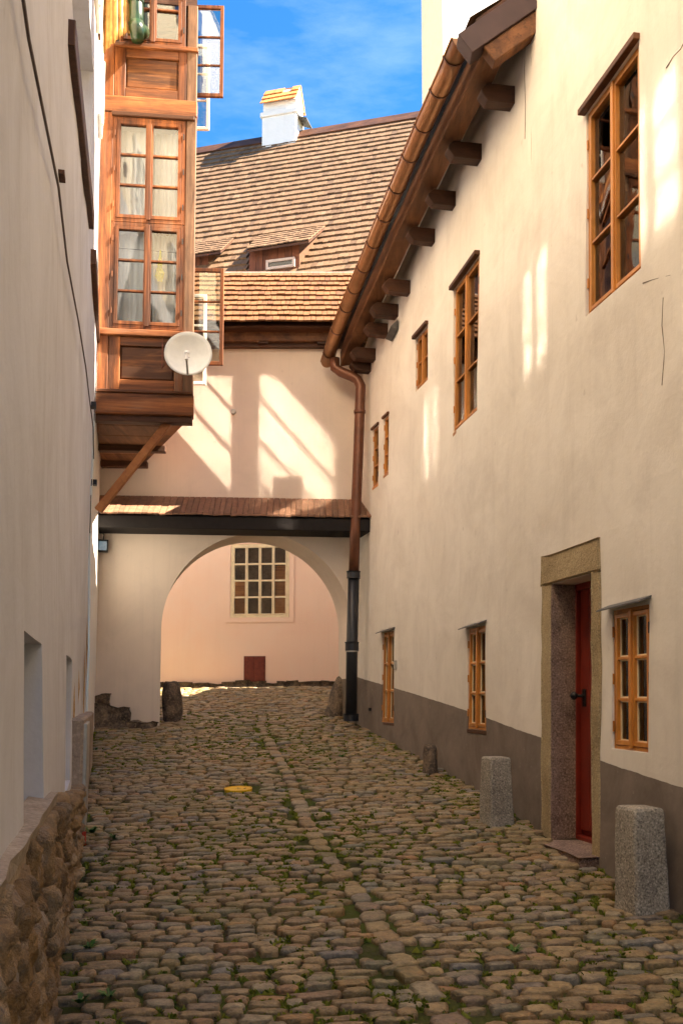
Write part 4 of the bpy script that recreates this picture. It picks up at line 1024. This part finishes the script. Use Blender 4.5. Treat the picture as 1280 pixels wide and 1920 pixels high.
# saddle roof: shingles row by row
def shingles(parent, P0, U, Dn, N, ulen, rows, pitch, wid, mat, limit, edge=None, thick=.026, name='shingle', jl=.012, slope_extra=.16):
    """P0: upper left corner, U along the row, Dn down the slope, N out of the roof. The `limit` largest in view are objects"""
    items = []
    for r in range(rows):
        u = -R(0, wid)
        sag = .012 * math.sin(r * 1.7)
        while u < ulen:
            w = wid * R(.72, 1.25); c = P0 + U * (u + w / 2) + Dn * ((r + .5) * pitch); vis = True
            a, b = px_of(c); d = (c - E).length
            if edge and not edge(a, b): u += w; continue
            items.append((d if -10 < a < 1290 and -20 < b < 1940 else 1e3 + d, u, r, w, R(-jl, jl) + .016 * noise.noise(Vector((u * .9, r * .5, 4))), R(-.004, .006))); u += w
    items.sort(); stuff = MB()
    for i, (d, u, r, w, e, lift) in enumerate(items):
        m = MB() if i < limit else stuff; m.tint = R(.001, .999)
        L0, L1 = r * pitch - pitch * .35, (r + 1) * pitch + e
        lo, hi = -.004, thick + slope_extra * pitch + lift
        q = [P0 + U * (u + .003) + Dn * L0 + N * lo, P0 + U * (u + w - .003) + Dn * L0 + N * lo, P0 + U * (u + w - .003) + Dn * L1 + N * (hi - thick), P0 + U * (u + .003) + Dn * L1 + N * (hi - thick)]
        m.hexa(q + [p + N * thick for p in q])
        if i < limit: m.build(name, mat, parent)
    if stuff.v: stuff.build(name + 's', mat, parent, kind='stuff')
    return len(items)
ez = at_y(520, 606, 13.18); rise = 1.30
lr0 = Vector((-3.7, 13.18 + rise, ez.z + rise)); ndn = Vector((0, -1, -1)).normalized(); nn = Vector((0, -1, 1)).normalized()
k = shingles(GA, lr0, Vector((1, 0, 0)), ndn, nn, 4.15, 10, rise * 1.4142 / 10 + .001, .092, M['shingle_low'], 298, edge=lambda a, b: a > 330)
m = MB(); m.add([lr0 + Vector((0, 0, -.03)), lr0 + Vector((4.2, 0, -.03)), Vector((.5, 13.22, ez.z - .03)), Vector((-3.7, 13.22, ez.z - .03)), Vector((.5, 15.8, ez.z - .03)), Vector((-3.7, 15.8, ez.z - .03))], [(0, 1, 2, 3), (0, 5, 4, 1), (2, 4, 5, 3)]); m.build('roof_deck', M['wood_dark'], GA)
m = MB(); m.tube([lr0 + Vector((0, 0, .02)), lr0 + Vector((4.2, 0, .02))], .022, 8); m.build('ridge_capping', M['zinc'], GA)
zb0, zb1, zb2 = at_y(520, 650, 13.5).z, at_y(520, 640, 13.45).z, at_y(520, 617, 13.42).z
m = MB(); m.box(WORLD, -3.7, .5, zb1, zb2, 13.42, 13.60, .004); m.build('wall_plate', M['wood_beam'], GA, bevel=.008)
m = MB(); m.box(WORLD, -3.7, .5, ZT - .02, zb1 - .003, 13.50, 13.66); m.build('wall_plate', M['wood_dark'], GA)
m = MB(); m.box(WORLD, -3.7, .5, zb2 + .003, ez.z - .035, 13.36, 13.58); m.build('soffit_board', M['wood_dark'], GA)
for xx in (-2.9, -2.05, -1.2, -.35):
    m = MB(); m.box(WORLD, xx, xx + .14, zb1 - .03, zb1 + .02, 13.44, 13.52); m.build('joist_end', M['wood_dark'], GA)
p = at_y(438, 773, YF); m = MB(); m.tube([p + Vector((0, -.05, 0)), p + Vector((0, .02, 0))], .035, 14); m.build('wall_anchor', M['zinc'], GA)
# lamp box hung from the canopy beside the left wall
LB = at_y(191, 1023, 13.42)
t_ = thing('flood_lamp', 'small black flood lamp with a looped cable on the left pier under the canopy', 'lamp', LB)
f = Frame(LB, (1, .25, 0), (.25, -1, 0))
m = MB(); frame_rect(m, f, -.09, .09, -.085, .085, .018, -.09, .03); m.box(f, -.088, .088, -.083, .083, -.09, -.03); m.build('housing', M['iron'], t_, bevel=.006)
m = MB(); m.box(f, -.070, .070, -.065, .065, -.006, .004); m.build('lens', M['glass_old'], t_); m = MB(); m.box(f, -.07, .07, -.065, .065, -.025, -.02); m.build('reflector', M['zinc'], t_)
m = MB(); m.tube([f.pt(.02, .085, -.04), f.pt(.03, .16, -.03), f.pt(-.03, .23, -.02), f.pt(-.10, .26, 0)], .008, 6); m.build('cable', M['iron'], t_)
m = MB(); m.tube([f.pt(0, 0, -.09), f.pt(0, 0, -.22)], .02, 8); m.build('bracket', M['iron'], t_)

# ------------------------------------------------------------------ the house behind: salmon wall, big shingled roof, dormers, chimney
BH = thing('rear_house', 'salmon pink house behind the arch under a big sun bleached shingle roof', 'house', (-1.5, 20, gz(-1, 19)))
YW = 19.0
FWN = Vector((-.1, -1, 0)).normalized(); FWU = Vector((1, -.1, 0)).normalized(); FW0 = Vector((-1.5, YW, 0))
def fw(px, py): return on_plane(px, py, FW0, FWN)
def fy(x): return YW - .1 * (x + 1.5)
wa0, wa1 = fw(432, 1158), fw(543, 1019)
def far_fn(u, v, d): return Vector((u, fy(u) + d - (0 if d else .006 * noise.noise(Vector((u, v, 40)))), v))
HW = (wa0.x, wa1.x, wa0.z, wa1.z, .06)
m = MB(); sheet(m, far_fn, grid_lines(-8, 5, .3, [wa0.x, wa1.x]), grid_lines(0, EYE + 7.2, .3, [wa0.z, wa1.z]), [HW]); m.build('wall', M['plaster_far'], BH)
f = Frame(wa0, FWU, FWN)
build_window(BH, f, wa1.x - wa0.x, wa1.z - wa0.z, 4, 4, M['cream_paint'], M['iron'], M['glass_old'], fw=.05, sw=.022, mun=.034, hinges=False)
win = [o for o in BH.children if o.name.startswith('window')][-1]
Wf, Hf = wa1.x - wa0.x, wa1.z - wa0.z
for (c_, r0, r1) in ((3, 0, 2.9), (0, 0, 2.0)):
    m = MB(); m.box(f, .05 + c_ * (Wf - .1) / 4, .05 + (c_ + 1) * (Wf - .1) / 4, .05 + r0 * (Hf - .1) / 4, .05 + r1 * (Hf - .1) / 4, -.10, -.09); m.build('blind', M['blind'], win)
m = MB(); frame_rect(m, f, -.10, Wf + .10, -.10, Hf + .10, .095, -.01, .012); m.build('window_surround', M['plaster_far'], BH)
h0, h1 = fw(459, 1278), fw(496, 1232)
f = Frame(h0, FWU, FWN); m = MB(); hw = h1.x - h0.x; hz = h1.z - h0.z
hat = None
m.box(f, -.02, hw + .02, -.02, hz + .02, -.01, .014); hat = m.build('hatch', M['red_dark'], BH, bevel=.004)
for k in (0, 1):
    m = MB(); m.box(f, k * hw / 2 + .004, (k + 1) * hw / 2 - .004, 0, hz, .015, .03); m.build('hatch_leaf', M['red_dark'], hat, bevel=.004)
m = MB(); m.box(f, -.05, hw + .05, -.12, -.021, -.01, .07, .006); m.build('hatch_step', M['granite_ochre'], BH)
x = -5.0
while x < 1.2:
    w = R(.14, .34); h = R(.07, .14); q = MB(); c = Vector((x + w / 2, fy(x) - R(.0, .06), gz(x, fy(x)) + h * .25))
    rough_block(q, Frame(c, FWU, FWN), -w / 2, w / 2, -h, h * .6, -.06, R(.05, .12), x * 7, .025, 3, 2); q.build('footing_stone', M['rock'], BH, smooth=True); x += w
# roof plane from the ridge line and one point low down
KL = ray(370, 285); KR = ray(785, 217); rl = 23.9; P_l = E + KL * (rl / KL.y); P_r = E + KR * ((P_l.z - EYE) / KR.z); pB = at_y(500, 517, 18.95)
RU = (P_r - P_l).normalized(); RN = RU.cross(pB - P_l).normalized(); RN = RN if RN.z > 0 else -RN
RD = RU.cross(RN).normalized(); RD = RD if RD.z < 0 else -RD
slope_len = (pB - P_l).dot(RD)
print('main roof', [round(v, 2) for v in (*P_l, *P_r)], 'slope', slope_len, math.degrees(math.acos(RN.z)))
def roof_pt(px, py, lift=0): return on_plane(px, py, P_l + RN * lift, RN)
nrow = 28; pit = slope_len / nrow; R0 = P_l - RU * 1.2
m = MB(); q = [R0 - RU * 1, R0 + RU * 9, R0 + RU * 9 + RD * (slope_len + 1.6), R0 - RU * 1 + RD * (slope_len + 1.6)]
bkd = Vector((RN.x, RN.y, 0)).normalized() * -1
m.add([p - RN * .01 for p in q] + [q[0] + bkd * 5 - Vector((0, 0, 6)), q[1] + bkd * 5 - Vector((0, 0, 6))], [(0, 1, 2, 3), (0, 4, 5, 1)]); m.build('roof_deck', M['wood_dark'], BH)
DORM = [  # eave-left, eave-right, back-right, back-left, face (TL, TR, BR, BL), roof pixels hidden under it
    dict(ev=((462, 469), (579, 451)), bk=((611, 424), (486, 443)), fx=(467, 561), by=512, cheek=((561, 509), (606, 429)), win=((498, 489), (552, 481), (553, 499), (499, 507))),
    dict(ev=((340, 482), (414, 471)), bk=((440, 447), (346, 458)), fx=(340, 391), by=505, cheek=((391, 503), (436, 451)), win=None)]
def roof_edge(a, b):
    if not (330 < a < 830): return False
    for d in DORM:
        x0, x1 = d['fx']
        if x0 - 2 < a < x1 + 2 and d['ev'][0][1] - 8 < b < d['by'] - 2: return False
    return True
n_ = shingles(BH, R0, RU, RD, RN, 8.2, nrow + 2, pit, .125, M['shingle'], 300, edge=roof_edge, thick=.034, slope_extra=.15)
print('main shingles', n_)
m = MB(); f = Frame(R0 - RU, RU, RN, -RD); m.box(f, 0, 10, -.30, .06, .05, .09); m.build('ridge_board', M['wood_dark'], BH)
for k, d in enumerate(DORM):
    # front face stands on the roof, parallel to the ridge
    base = roof_pt((d['fx'][0] + d['fx'][1]) / 2, d['by']); FN = Vector((RN.x, RN.y, 0)).normalized()
    pl = lambda px, py, n=0: on_plane(px, py, base + FN * n, FN)
    TL, TR = pl(d['fx'][0], d['ev'][0][1] + 1), pl(d['fx'][1], d['ev'][1][1] + 5)
    z0 = base.z - .25; top = max(TL.z, TR.z)
    ff = Frame(Vector((TL.x, TL.y, z0)), RU, FN); W = (TR - TL).dot(RU)
    nbd = max(3, int(W / .14))
    fc = MB(); fc.box(ff, 0, W, 0, top - z0, -.06, -.02); face = fc.build('dormer_front', M['wood_dark'], BH)
    for j in range(nbd):
        q = MB(); q.box(ff, j * W / nbd + .004, (j + 1) * W / nbd - .004, 0, top - z0 - .01, -.02, .002 + .004 * (j % 2)); q.build('board', wood('dormer board', (.15, .05, .022), (.10, .032, .015), (.05, .018, .01)) if j == 0 and k == 0 else bpy.data.materials['dormer board'], face)
    if d['win']:
        c = [pl(*q, .03) for q in d['win']]; wf = Frame(c[3], RU, FN); ww, wh = (c[2] - c[3]).dot(RU), c[0].z - c[3].z
        q = MB(); frame_rect(q, wf, 0, ww, 0, wh, .055, -.03, .03); q.build('dormer_window', flat('pink white paint', (.45, .36, .31), .5), BH, bevel=.004)
        dwin = [o for o in BH.children if o.name.startswith('dormer_window')][-1]
        q = MB(); q.box(wf, .05, ww - .05, .05, wh - .05, 0, .004); q.build('pane', M['glass'], dwin)
        q = MB(); q.box(wf, .05, ww - .05, .05, wh - .05, -.025, -.02); q.build('dark_room', M['room'], dwin)
    EL, ER = pl(*d['ev'][0], .22), pl(*d['ev'][1], .22); BR_, BL_ = roof_pt(*d['bk'][0], .03), roof_pt(*d['bk'][1], .03)
    q = MB(); q.hexa([p - Vector((0, 0, .05)) for p in (EL, ER, BR_, BL_)] + [p for p in (EL, ER, BR_, BL_)]); q.build('dormer_roof', M['wood_dark'], BH)
    rws = 6; st = MB()
    for r in range(rws):
        u0, u1 = r / rws, (r + 1) / rws; u = 0
        A0, A1_ = BL_.lerp(EL, max(0, u0 - .05)), BR_.lerp(ER, max(0, u0 - .05)); B0, B1 = BL_.lerp(EL, u1 + .02), BR_.lerp(ER, u1 + .02)
        nsh = max(4, int((B1 - B0).length / .125)); up_ = Vector((0, 0, .035))
        for j in range(nsh):
            s_, e_ = j / nsh + .002, (j + 1) / nsh - .002
            q = MB(); q.tint = R(.001, .999); pts = [A0.lerp(A1_, s_), A0.lerp(A1_, e_), B0.lerp(B1, e_) + up_ * R(.6, 1.1), B0.lerp(B1, s_) + up_ * R(.6, 1.1)]
            q.hexa(pts + [p + Vector((0, 0, .024)) for p in pts]); q.build('dormer_shingle', M['shingle'], BH)
    ck = [pl(d['cheek'][0][0], d['cheek'][0][1]), pl(d['cheek'][0][0], d['ev'][1][1] + 6), roof_pt(*d['cheek'][1], .05)]
    q = MB(); q.add(ck + [p - RU * .04 for p in ck], [(0, 1, 2), (5, 4, 3), (0, 2, 5, 3), (1, 4, 5, 2)]); q.build('dormer_cheek', M['shingle_low'], BH)
# chimney
cb = roof_pt(522, 277); CN = Vector((RN.x, RN.y, 0)).normalized()
CHR = Frame(cb, RU, CN)
cpl = lambda px, py, n=0: on_plane(px, py, cb + CN * n, CN)
xl_c, xr_c = (cpl(491, 240) - cb).dot(RU), (cpl(555, 240) - cb).dot(RU)
zc = lambda py: cpl(522, py).z - cb.z
dep = .62
m = MB(); m.box(CHR, xl_c, xr_c, -.9, zc(216), -dep, 0); ch = m.build('chimney', M['plaster_white'], BH, bevel=.012)
m = MB(); m.box(CHR, xl_c - .04, xr_c + .04, zc(216), zc(207), -dep - .04, .04); m.build('chimney_cornice', M['plaster_white'], ch, bevel=.01)
m = MB(); m.box(CHR, xl_c + .02, xr_c - .01, zc(207), zc(188), -dep + .02, -.02); m.build('chimney_head', M['plaster_white'], ch, bevel=.008)
zr0, zr1 = zc(190), zc(153)
m = MB(); P = [CHR.pt(a, h, n) for a in (xl_c + .05, xr_c - .005) for (h, n) in ((zr0, .0), (zr1 - .03, -dep / 2), (zr0, -dep))]
m.add(P, [(0, 1, 2), (5, 4, 3), (0, 3, 4, 1), (1, 4, 5, 2)]); m.build('chimney_gable', M['plaster_white'], ch)
upv = (CHR.pt(0, zr1, -dep / 2) - CHR.pt(0, zr0 - .04, .07)); sl = upv.length; upv = upv.normalized(); nv = RU.cross(upv).normalized(); nv = nv if nv.z > 0 else -nv
nt2 = 9; wt = (xr_c - xl_c + .04) / nt2
for r in range(3):
    for j in range(nt2):
        if r == 2 and j in (5, 6): continue
        o0 = CHR.pt(xl_c - .02 + j * wt, zr0 - .04, .07) + upv * (sl * r / 3.0)
        q = MB(); q.tint = R(.001, .999); ft = Frame(o0, RU, nv, upv)
        q.add([ft.pt(a, h, n) for (h, n) in ((-.03, .045), (sl / 3 + .02, .012)) for a in (.004, wt / 2, wt - .004)] + [ft.pt(a, h, n) for (h, n) in ((-.03, .02), (sl / 3 + .02, -.005)) for a in (.004, wt / 2, wt - .004)],
              [(0, 1, 4, 3), (1, 2, 5, 4), (6, 9, 10, 7), (7, 10, 11, 8), (0, 6, 7, 1), (1, 7, 8, 2), (0, 3, 9, 6), (2, 8, 11, 5), (3, 4, 10, 9), (4, 5, 11, 10)]); q.build('roof_tile', M['orange_tile'], ch)
ub = (CHR.pt(0, zr1, -dep / 2) - CHR.pt(0, zr0 - .04, -dep - .07)); slb = ub.length; ubn = ub.normalized(); nb2 = RU.cross(ubn); nb2 = nb2 if nb2.z > 0 else -nb2
q = MB(); q.tint = .4; q.box(Frame(CHR.pt(xl_c - .02, zr0 - .04, -dep - .07), RU, nb2, ubn), 0, xr_c - xl_c + .04, 0, slb, -.005, .03); q.build('back_tiles', M['orange_tile'], ch)
q = MB(); a_ = xr_c + .0; q.hexa([CHR.pt(a_, zc(219), -.10), CHR.pt(a_ + .24, zc(226), -.10), CHR.pt(a_ + .24, zc(226), -dep + .05), CHR.pt(a_, zc(219), -dep + .05)] + [CHR.pt(a_, zc(219) + .03, -.10), CHR.pt(a_ + .24, zc(226) + .03, -.10), CHR.pt(a_ + .24, zc(226) + .03, -dep + .05), CHR.pt(a_, zc(219) + .03, -dep + .05)]); q.build('chimney_hood', M['slate'], ch)
# white block rising behind the right roof
TW = thing('white_block', 'bright white house block rising behind the copper gutter on the right', 'house', (3, 16.5, gz(0, 16)))
c0 = at_y(829, 40, 15.2); c1 = at_y(838, 40, 15.23)
tu = Vector((1, .32, 0)).normalized(); tf = Frame((c0.x, 15.2, 0), tu, (.32, -1, 0))
m = MB(); m.box(tf, .085, 3, 0, EYE + 13, -.9, 0); m.build('wall', M['plaster_white'], TW)
m = MB(); m.box(tf, 0, .083, 0, EYE + 13, -.9, .006); m.build('corner_strip', M['cream_paint'], TW)
m = MB(); m.box(tf, -.2, 3.2, EYE + 13, EYE + 13.3, -1.1, .2); m.build('roof', M['sheet_dark'], TW)

# ------------------------------------------------------------------ bollards, guard stones, plate and small things
def bollard(name, label, px, py, wpx, wtop, hpx, group, seed, turn=.35, mat='granite'):
    p = on_ground(px, py); s = (p - E).dot(Vector((0, CP, SP))) / FPX
    w, wt, h = wpx * s, wtop * s, hpx * s
    t_ = thing(name, label, 'bollard', p, group)
    m = MB(); vs = []; fs = []; U = Vector((math.cos(turn), math.sin(turn), 0)); Nn = Vector((-U.y, U.x, 0)); nr = 12; sec = 20
    c0 = p + Vector((0, w * .42, 0)); rs = random.Random(seed)
    for i in range(nr + 4):
        if i <= nr: t = i / nr; z = -.12 + (h + .12 - .05) * t; k = 1
        else: j = i - nr; z = h - .05 + (.034, .048, .052)[j - 1]; k = (.975, .90, .70)[j - 1]; t = 1
        ww = (w + (wt - w) * t) / 2 * .80 * k
        for a in range(sec):
            c_, j_ = divmod(a, 5); an = math.pi / 2 * c_ + math.pi / 8 * j_; rr = .20
            ctr = [(1, 1), (-1, 1), (-1, -1), (1, -1)][c_]
            cc, ss = ctr[0] * (1 - rr) + rr * math.cos(an), ctr[1] * (1 - rr) + rr * math.sin(an)
            P = c0 + U * cc * ww + Nn * ss * ww + Vector((0, 0, z)); P += noise.noise_vector(P * 7 + Vector((seed, 0, 0))) * .006 + noise.noise_vector(P * 22 + Vector((seed, 0, 0))) * .002
            vs.append(P)
    n = nr + 4
    fs = [(i * sec + a, i * sec + (a + 1) % sec, (i + 1) * sec + (a + 1) % sec, (i + 1) * sec + a) for i in range(n - 1) for a in range(sec)] + [tuple((n - 1) * sec + a for a in range(sec))]
    m.add(vs, fs); m.build('shaft', M[mat], t_, smooth=False)
    return t_
GB = 'granite bollards along the cream house'
bollard('stone_bollard', 'large square granite bollard nearest the camera, right of the red door', 1216, 1718, 100, 86, 198, GB, 3, .30)
bollard('stone_bollard', 'smaller square granite bollard standing left of the red door', 935, 1549, 66, 56, 127, GB, 8, .32)
def boulder(name, label, px, py, w, d, h, seed, lean=(0, 0), mat='rock', group=None, amp=.22, back=0.):
    p = on_ground(px, py) + Vector((0, back, 0)); vs = []; n, k = 14, 9
    for i in range(k + 1):
        t = i / k; z = -.08 + (h + .08) * math.sin(t * math.pi / 2) ** .9; r = math.cos(t * math.pi / 2) ** .42 if t < 1 else 0.02
        for a in range(n):
            an = 2 * math.pi * a / n; q = Vector((math.cos(an) * w / 2 * r + lean[0] * z, math.sin(an) * d / 2 * r + lean[1] * z, z))
            nz = noise.noise(q * 5 + Vector((seed * 3.7, 0, 0))) * amp + noise.noise(q * 14 + Vector((seed, 9, 0))) * amp * .4
            vs.append(p + Vector((q.x * (1 + nz), q.y * (1 + nz), q.z * (1 + nz * .35))))
    m = MB(); m.add(vs, [(i * n + a, i * n + (a + 1) % n, (i + 1) * n + (a + 1) % n, (i + 1) * n + a) for i in range(k) for a in range(n)] + [tuple(k * n + a for a in range(n))])
    o = m.build(name, M[mat], smooth=True); tag(o, label, 'stone', group); return o
boulder('guard_stone', 'small dark upright guard stone against the grey base band below the middle window', 808, 1452, .17, .22, .29, 2, back=.1)
boulder('guard_stone', 'dark leaning guard stone at the left jamb of the arch', 317, 1354, .30, .5, .58, 4, (-.05, 0), back=.30)
boulder('guard_stone', 'tall rough guard stone leaning on the right jamb of the arch', 628, 1345, .34, .5, .62, 6, (.22, 0), back=.32)
# dark stones heaped against the left pier
for (px_, py_, w, d, h, z, lab, sd_) in ((205, 1362, .52, .40, .26, 0, 'flat ochre brown stone block, largest of the heap against the left pier', 11), (189, 1330, .26, .26, .19, .24, 'small black stone block resting on top of the heap at the left pier', 12), (262, 1368, .34, .22, .10, 0, 'low grey stone slab at the foot of the left pier, right of the heap', 13)):
    p = on_ground(px_, py_ if z == 0 else 1362); p.x = at_y(px_, py_, p.y).x
    m = MB(); rough_block(m, Frame(p + Vector((0, .12, z - (.06 if z == 0 else 0))), (1, .1, 0), (.1, -1, 0)), -w / 2, w / 2, 0, h + (.06 if z == 0 else 0), -d / 2, d / 2, sd_, .075, 6, 4)
    o = m.build('stone_block', M['rock'], smooth=False, bevel=.02); tag(o, lab, 'stone', 'stones heaped at the left pier')
# the yellow plate
p = PLATE - Vector((0, 0, .016)); nrm = Vector((-(gz(p.x + .1, p.y) - gz(p.x - .1, p.y)) / .2, -(gz(p.x, p.y + .1) - gz(p.x, p.y - .1)) / .2, 1)).normalized()
t_ = thing('marker_plate', 'round yellow marker plate with dark print set among the cobbles', 'marker plate', p)
pu = Vector((1, 0, 0)); pu = (pu - nrm * pu.dot(nrm)).normalized(); pv = nrm.cross(pu)
pr = 26 / FPX * p.y
def disc(m, r0, r1, z0, z1, n=36):
    vs = [p + nrm * z + (pu * math.cos(2 * math.pi * k / n) + pv * math.sin(2 * math.pi * k / n)) * r for (r, z) in ((r1, z0), (r1, z1), (r0, z1), (r0, z0)) for k in range(n)]
    m.add(vs, [(j * n + k, j * n + (k + 1) % n, (j + 1) * n + (k + 1) % n, (j + 1) * n + k) for j in range(3) for k in range(n)] + ([tuple(2 * n + k for k in range(n))] if r0 < .2 * r1 or z1 == .0121 else []))
m = MB(); disc(m, pr * .82, pr * .93, -.03, .0121); m.build('face', M['yellow'], t_)
m = MB(); disc(m, pr * .935, pr, -.03, .017); m.build('rim', M['yellow'], t_)
for (u, v, w, h) in ((-.05, .10, .26, .16), (-.18, .0, .10, .08), (.12, .02, .16, .10), (.0, -.18, .12, .12), (.46, -.12, .20, .30), (.50, .20, .14, .12), (-.06, .34, .10, .10)):
    m = MB(); n = 9; rs = random.Random(int((u + 3) * 100)); m.add([p + nrm * .0145 + pu * (u + math.cos(6.283 * k / n) * w / 2 * rs.uniform(.6, 1.1)) * pr + pv * (v + math.sin(6.283 * k / n) * h / 2 * rs.uniform(.6, 1.1)) * pr for k in range(n)], [tuple(range(n))]); m.build('print_mark', M['black_print'], t_)
# red tag at the plinth
p = on_ground(160, 1585); p = Vector((xl_plinth(p.y) + .06, p.y, gz(-1.7, p.y))); m = MB(); f = Frame(p, UP, NP)
m.box(f, -.02, .02, .0, .10, -.04, .01); m.add([f.pt(-.028, .08, .012), f.pt(.028, .08, .012), f.pt(.02, .16, .005), f.pt(-.02, .16, .005)], [(0, 1, 2, 3)])
o = m.build('red_marker', M['red_plastic'], bevel=.006); tag(o, 'small red plastic marker at the foot of the rubble plinth', 'marker')
# weeds along the plinth
LEAF = tinted('weed leaf', [(0, (.04, .10, .015)), (1, (.085, .16, .03))], 20, .6, .1)
for (px_, py_, s, lab) in ((172, 1562, .17, 'leafy green weed by the rubble plinth beside the red marker'), (215, 1573, .11, 'small green weed among cobbles a step out from the red marker'), (165, 1778, .13, 'green weed at the plinth between reddish cobbles'), (640, 1420, .12, 'low bright green weed among the cobbles near the down pipe'), (150, 1880, .12, 'green weed nearest the camera by the plinth foot'), (205, 1868, .12, 'green weed tuft between cobbles in the bottom left corner'), (965, 1785, .10, 'small green weed among cobbles in front of the large bollard'), (178, 1408, .12, 'green weed at the far end of the buttress')):
    p = on_ground(px_, py_); t_ = MB()
    for k in range(16):
        a = R(0, 6.28); L = s * R(.25, .62); w = L * R(.12, .2); d = Vector((math.cos(a), math.sin(a), 0)); sd = Vector((-d.y, d.x, 0)); t_.tint = R(.001, .999); up_ = R(.35, 1.0)
        b = p + d * .01; c = b + d * L * .45 + Vector((0, 0, L * .55 * up_)); e = b + d * L * .8 + Vector((0, 0, L * .6 * up_))
        t_.add([b - sd * w * .3, b + sd * w * .3, c + sd * w, c - sd * w, e], [(0, 1, 2, 3), (3, 2, 4)])
    o = t_.build('weed', LEAF, smooth=True); tag(o, lab, 'weed', 'weeds among the cobbles')
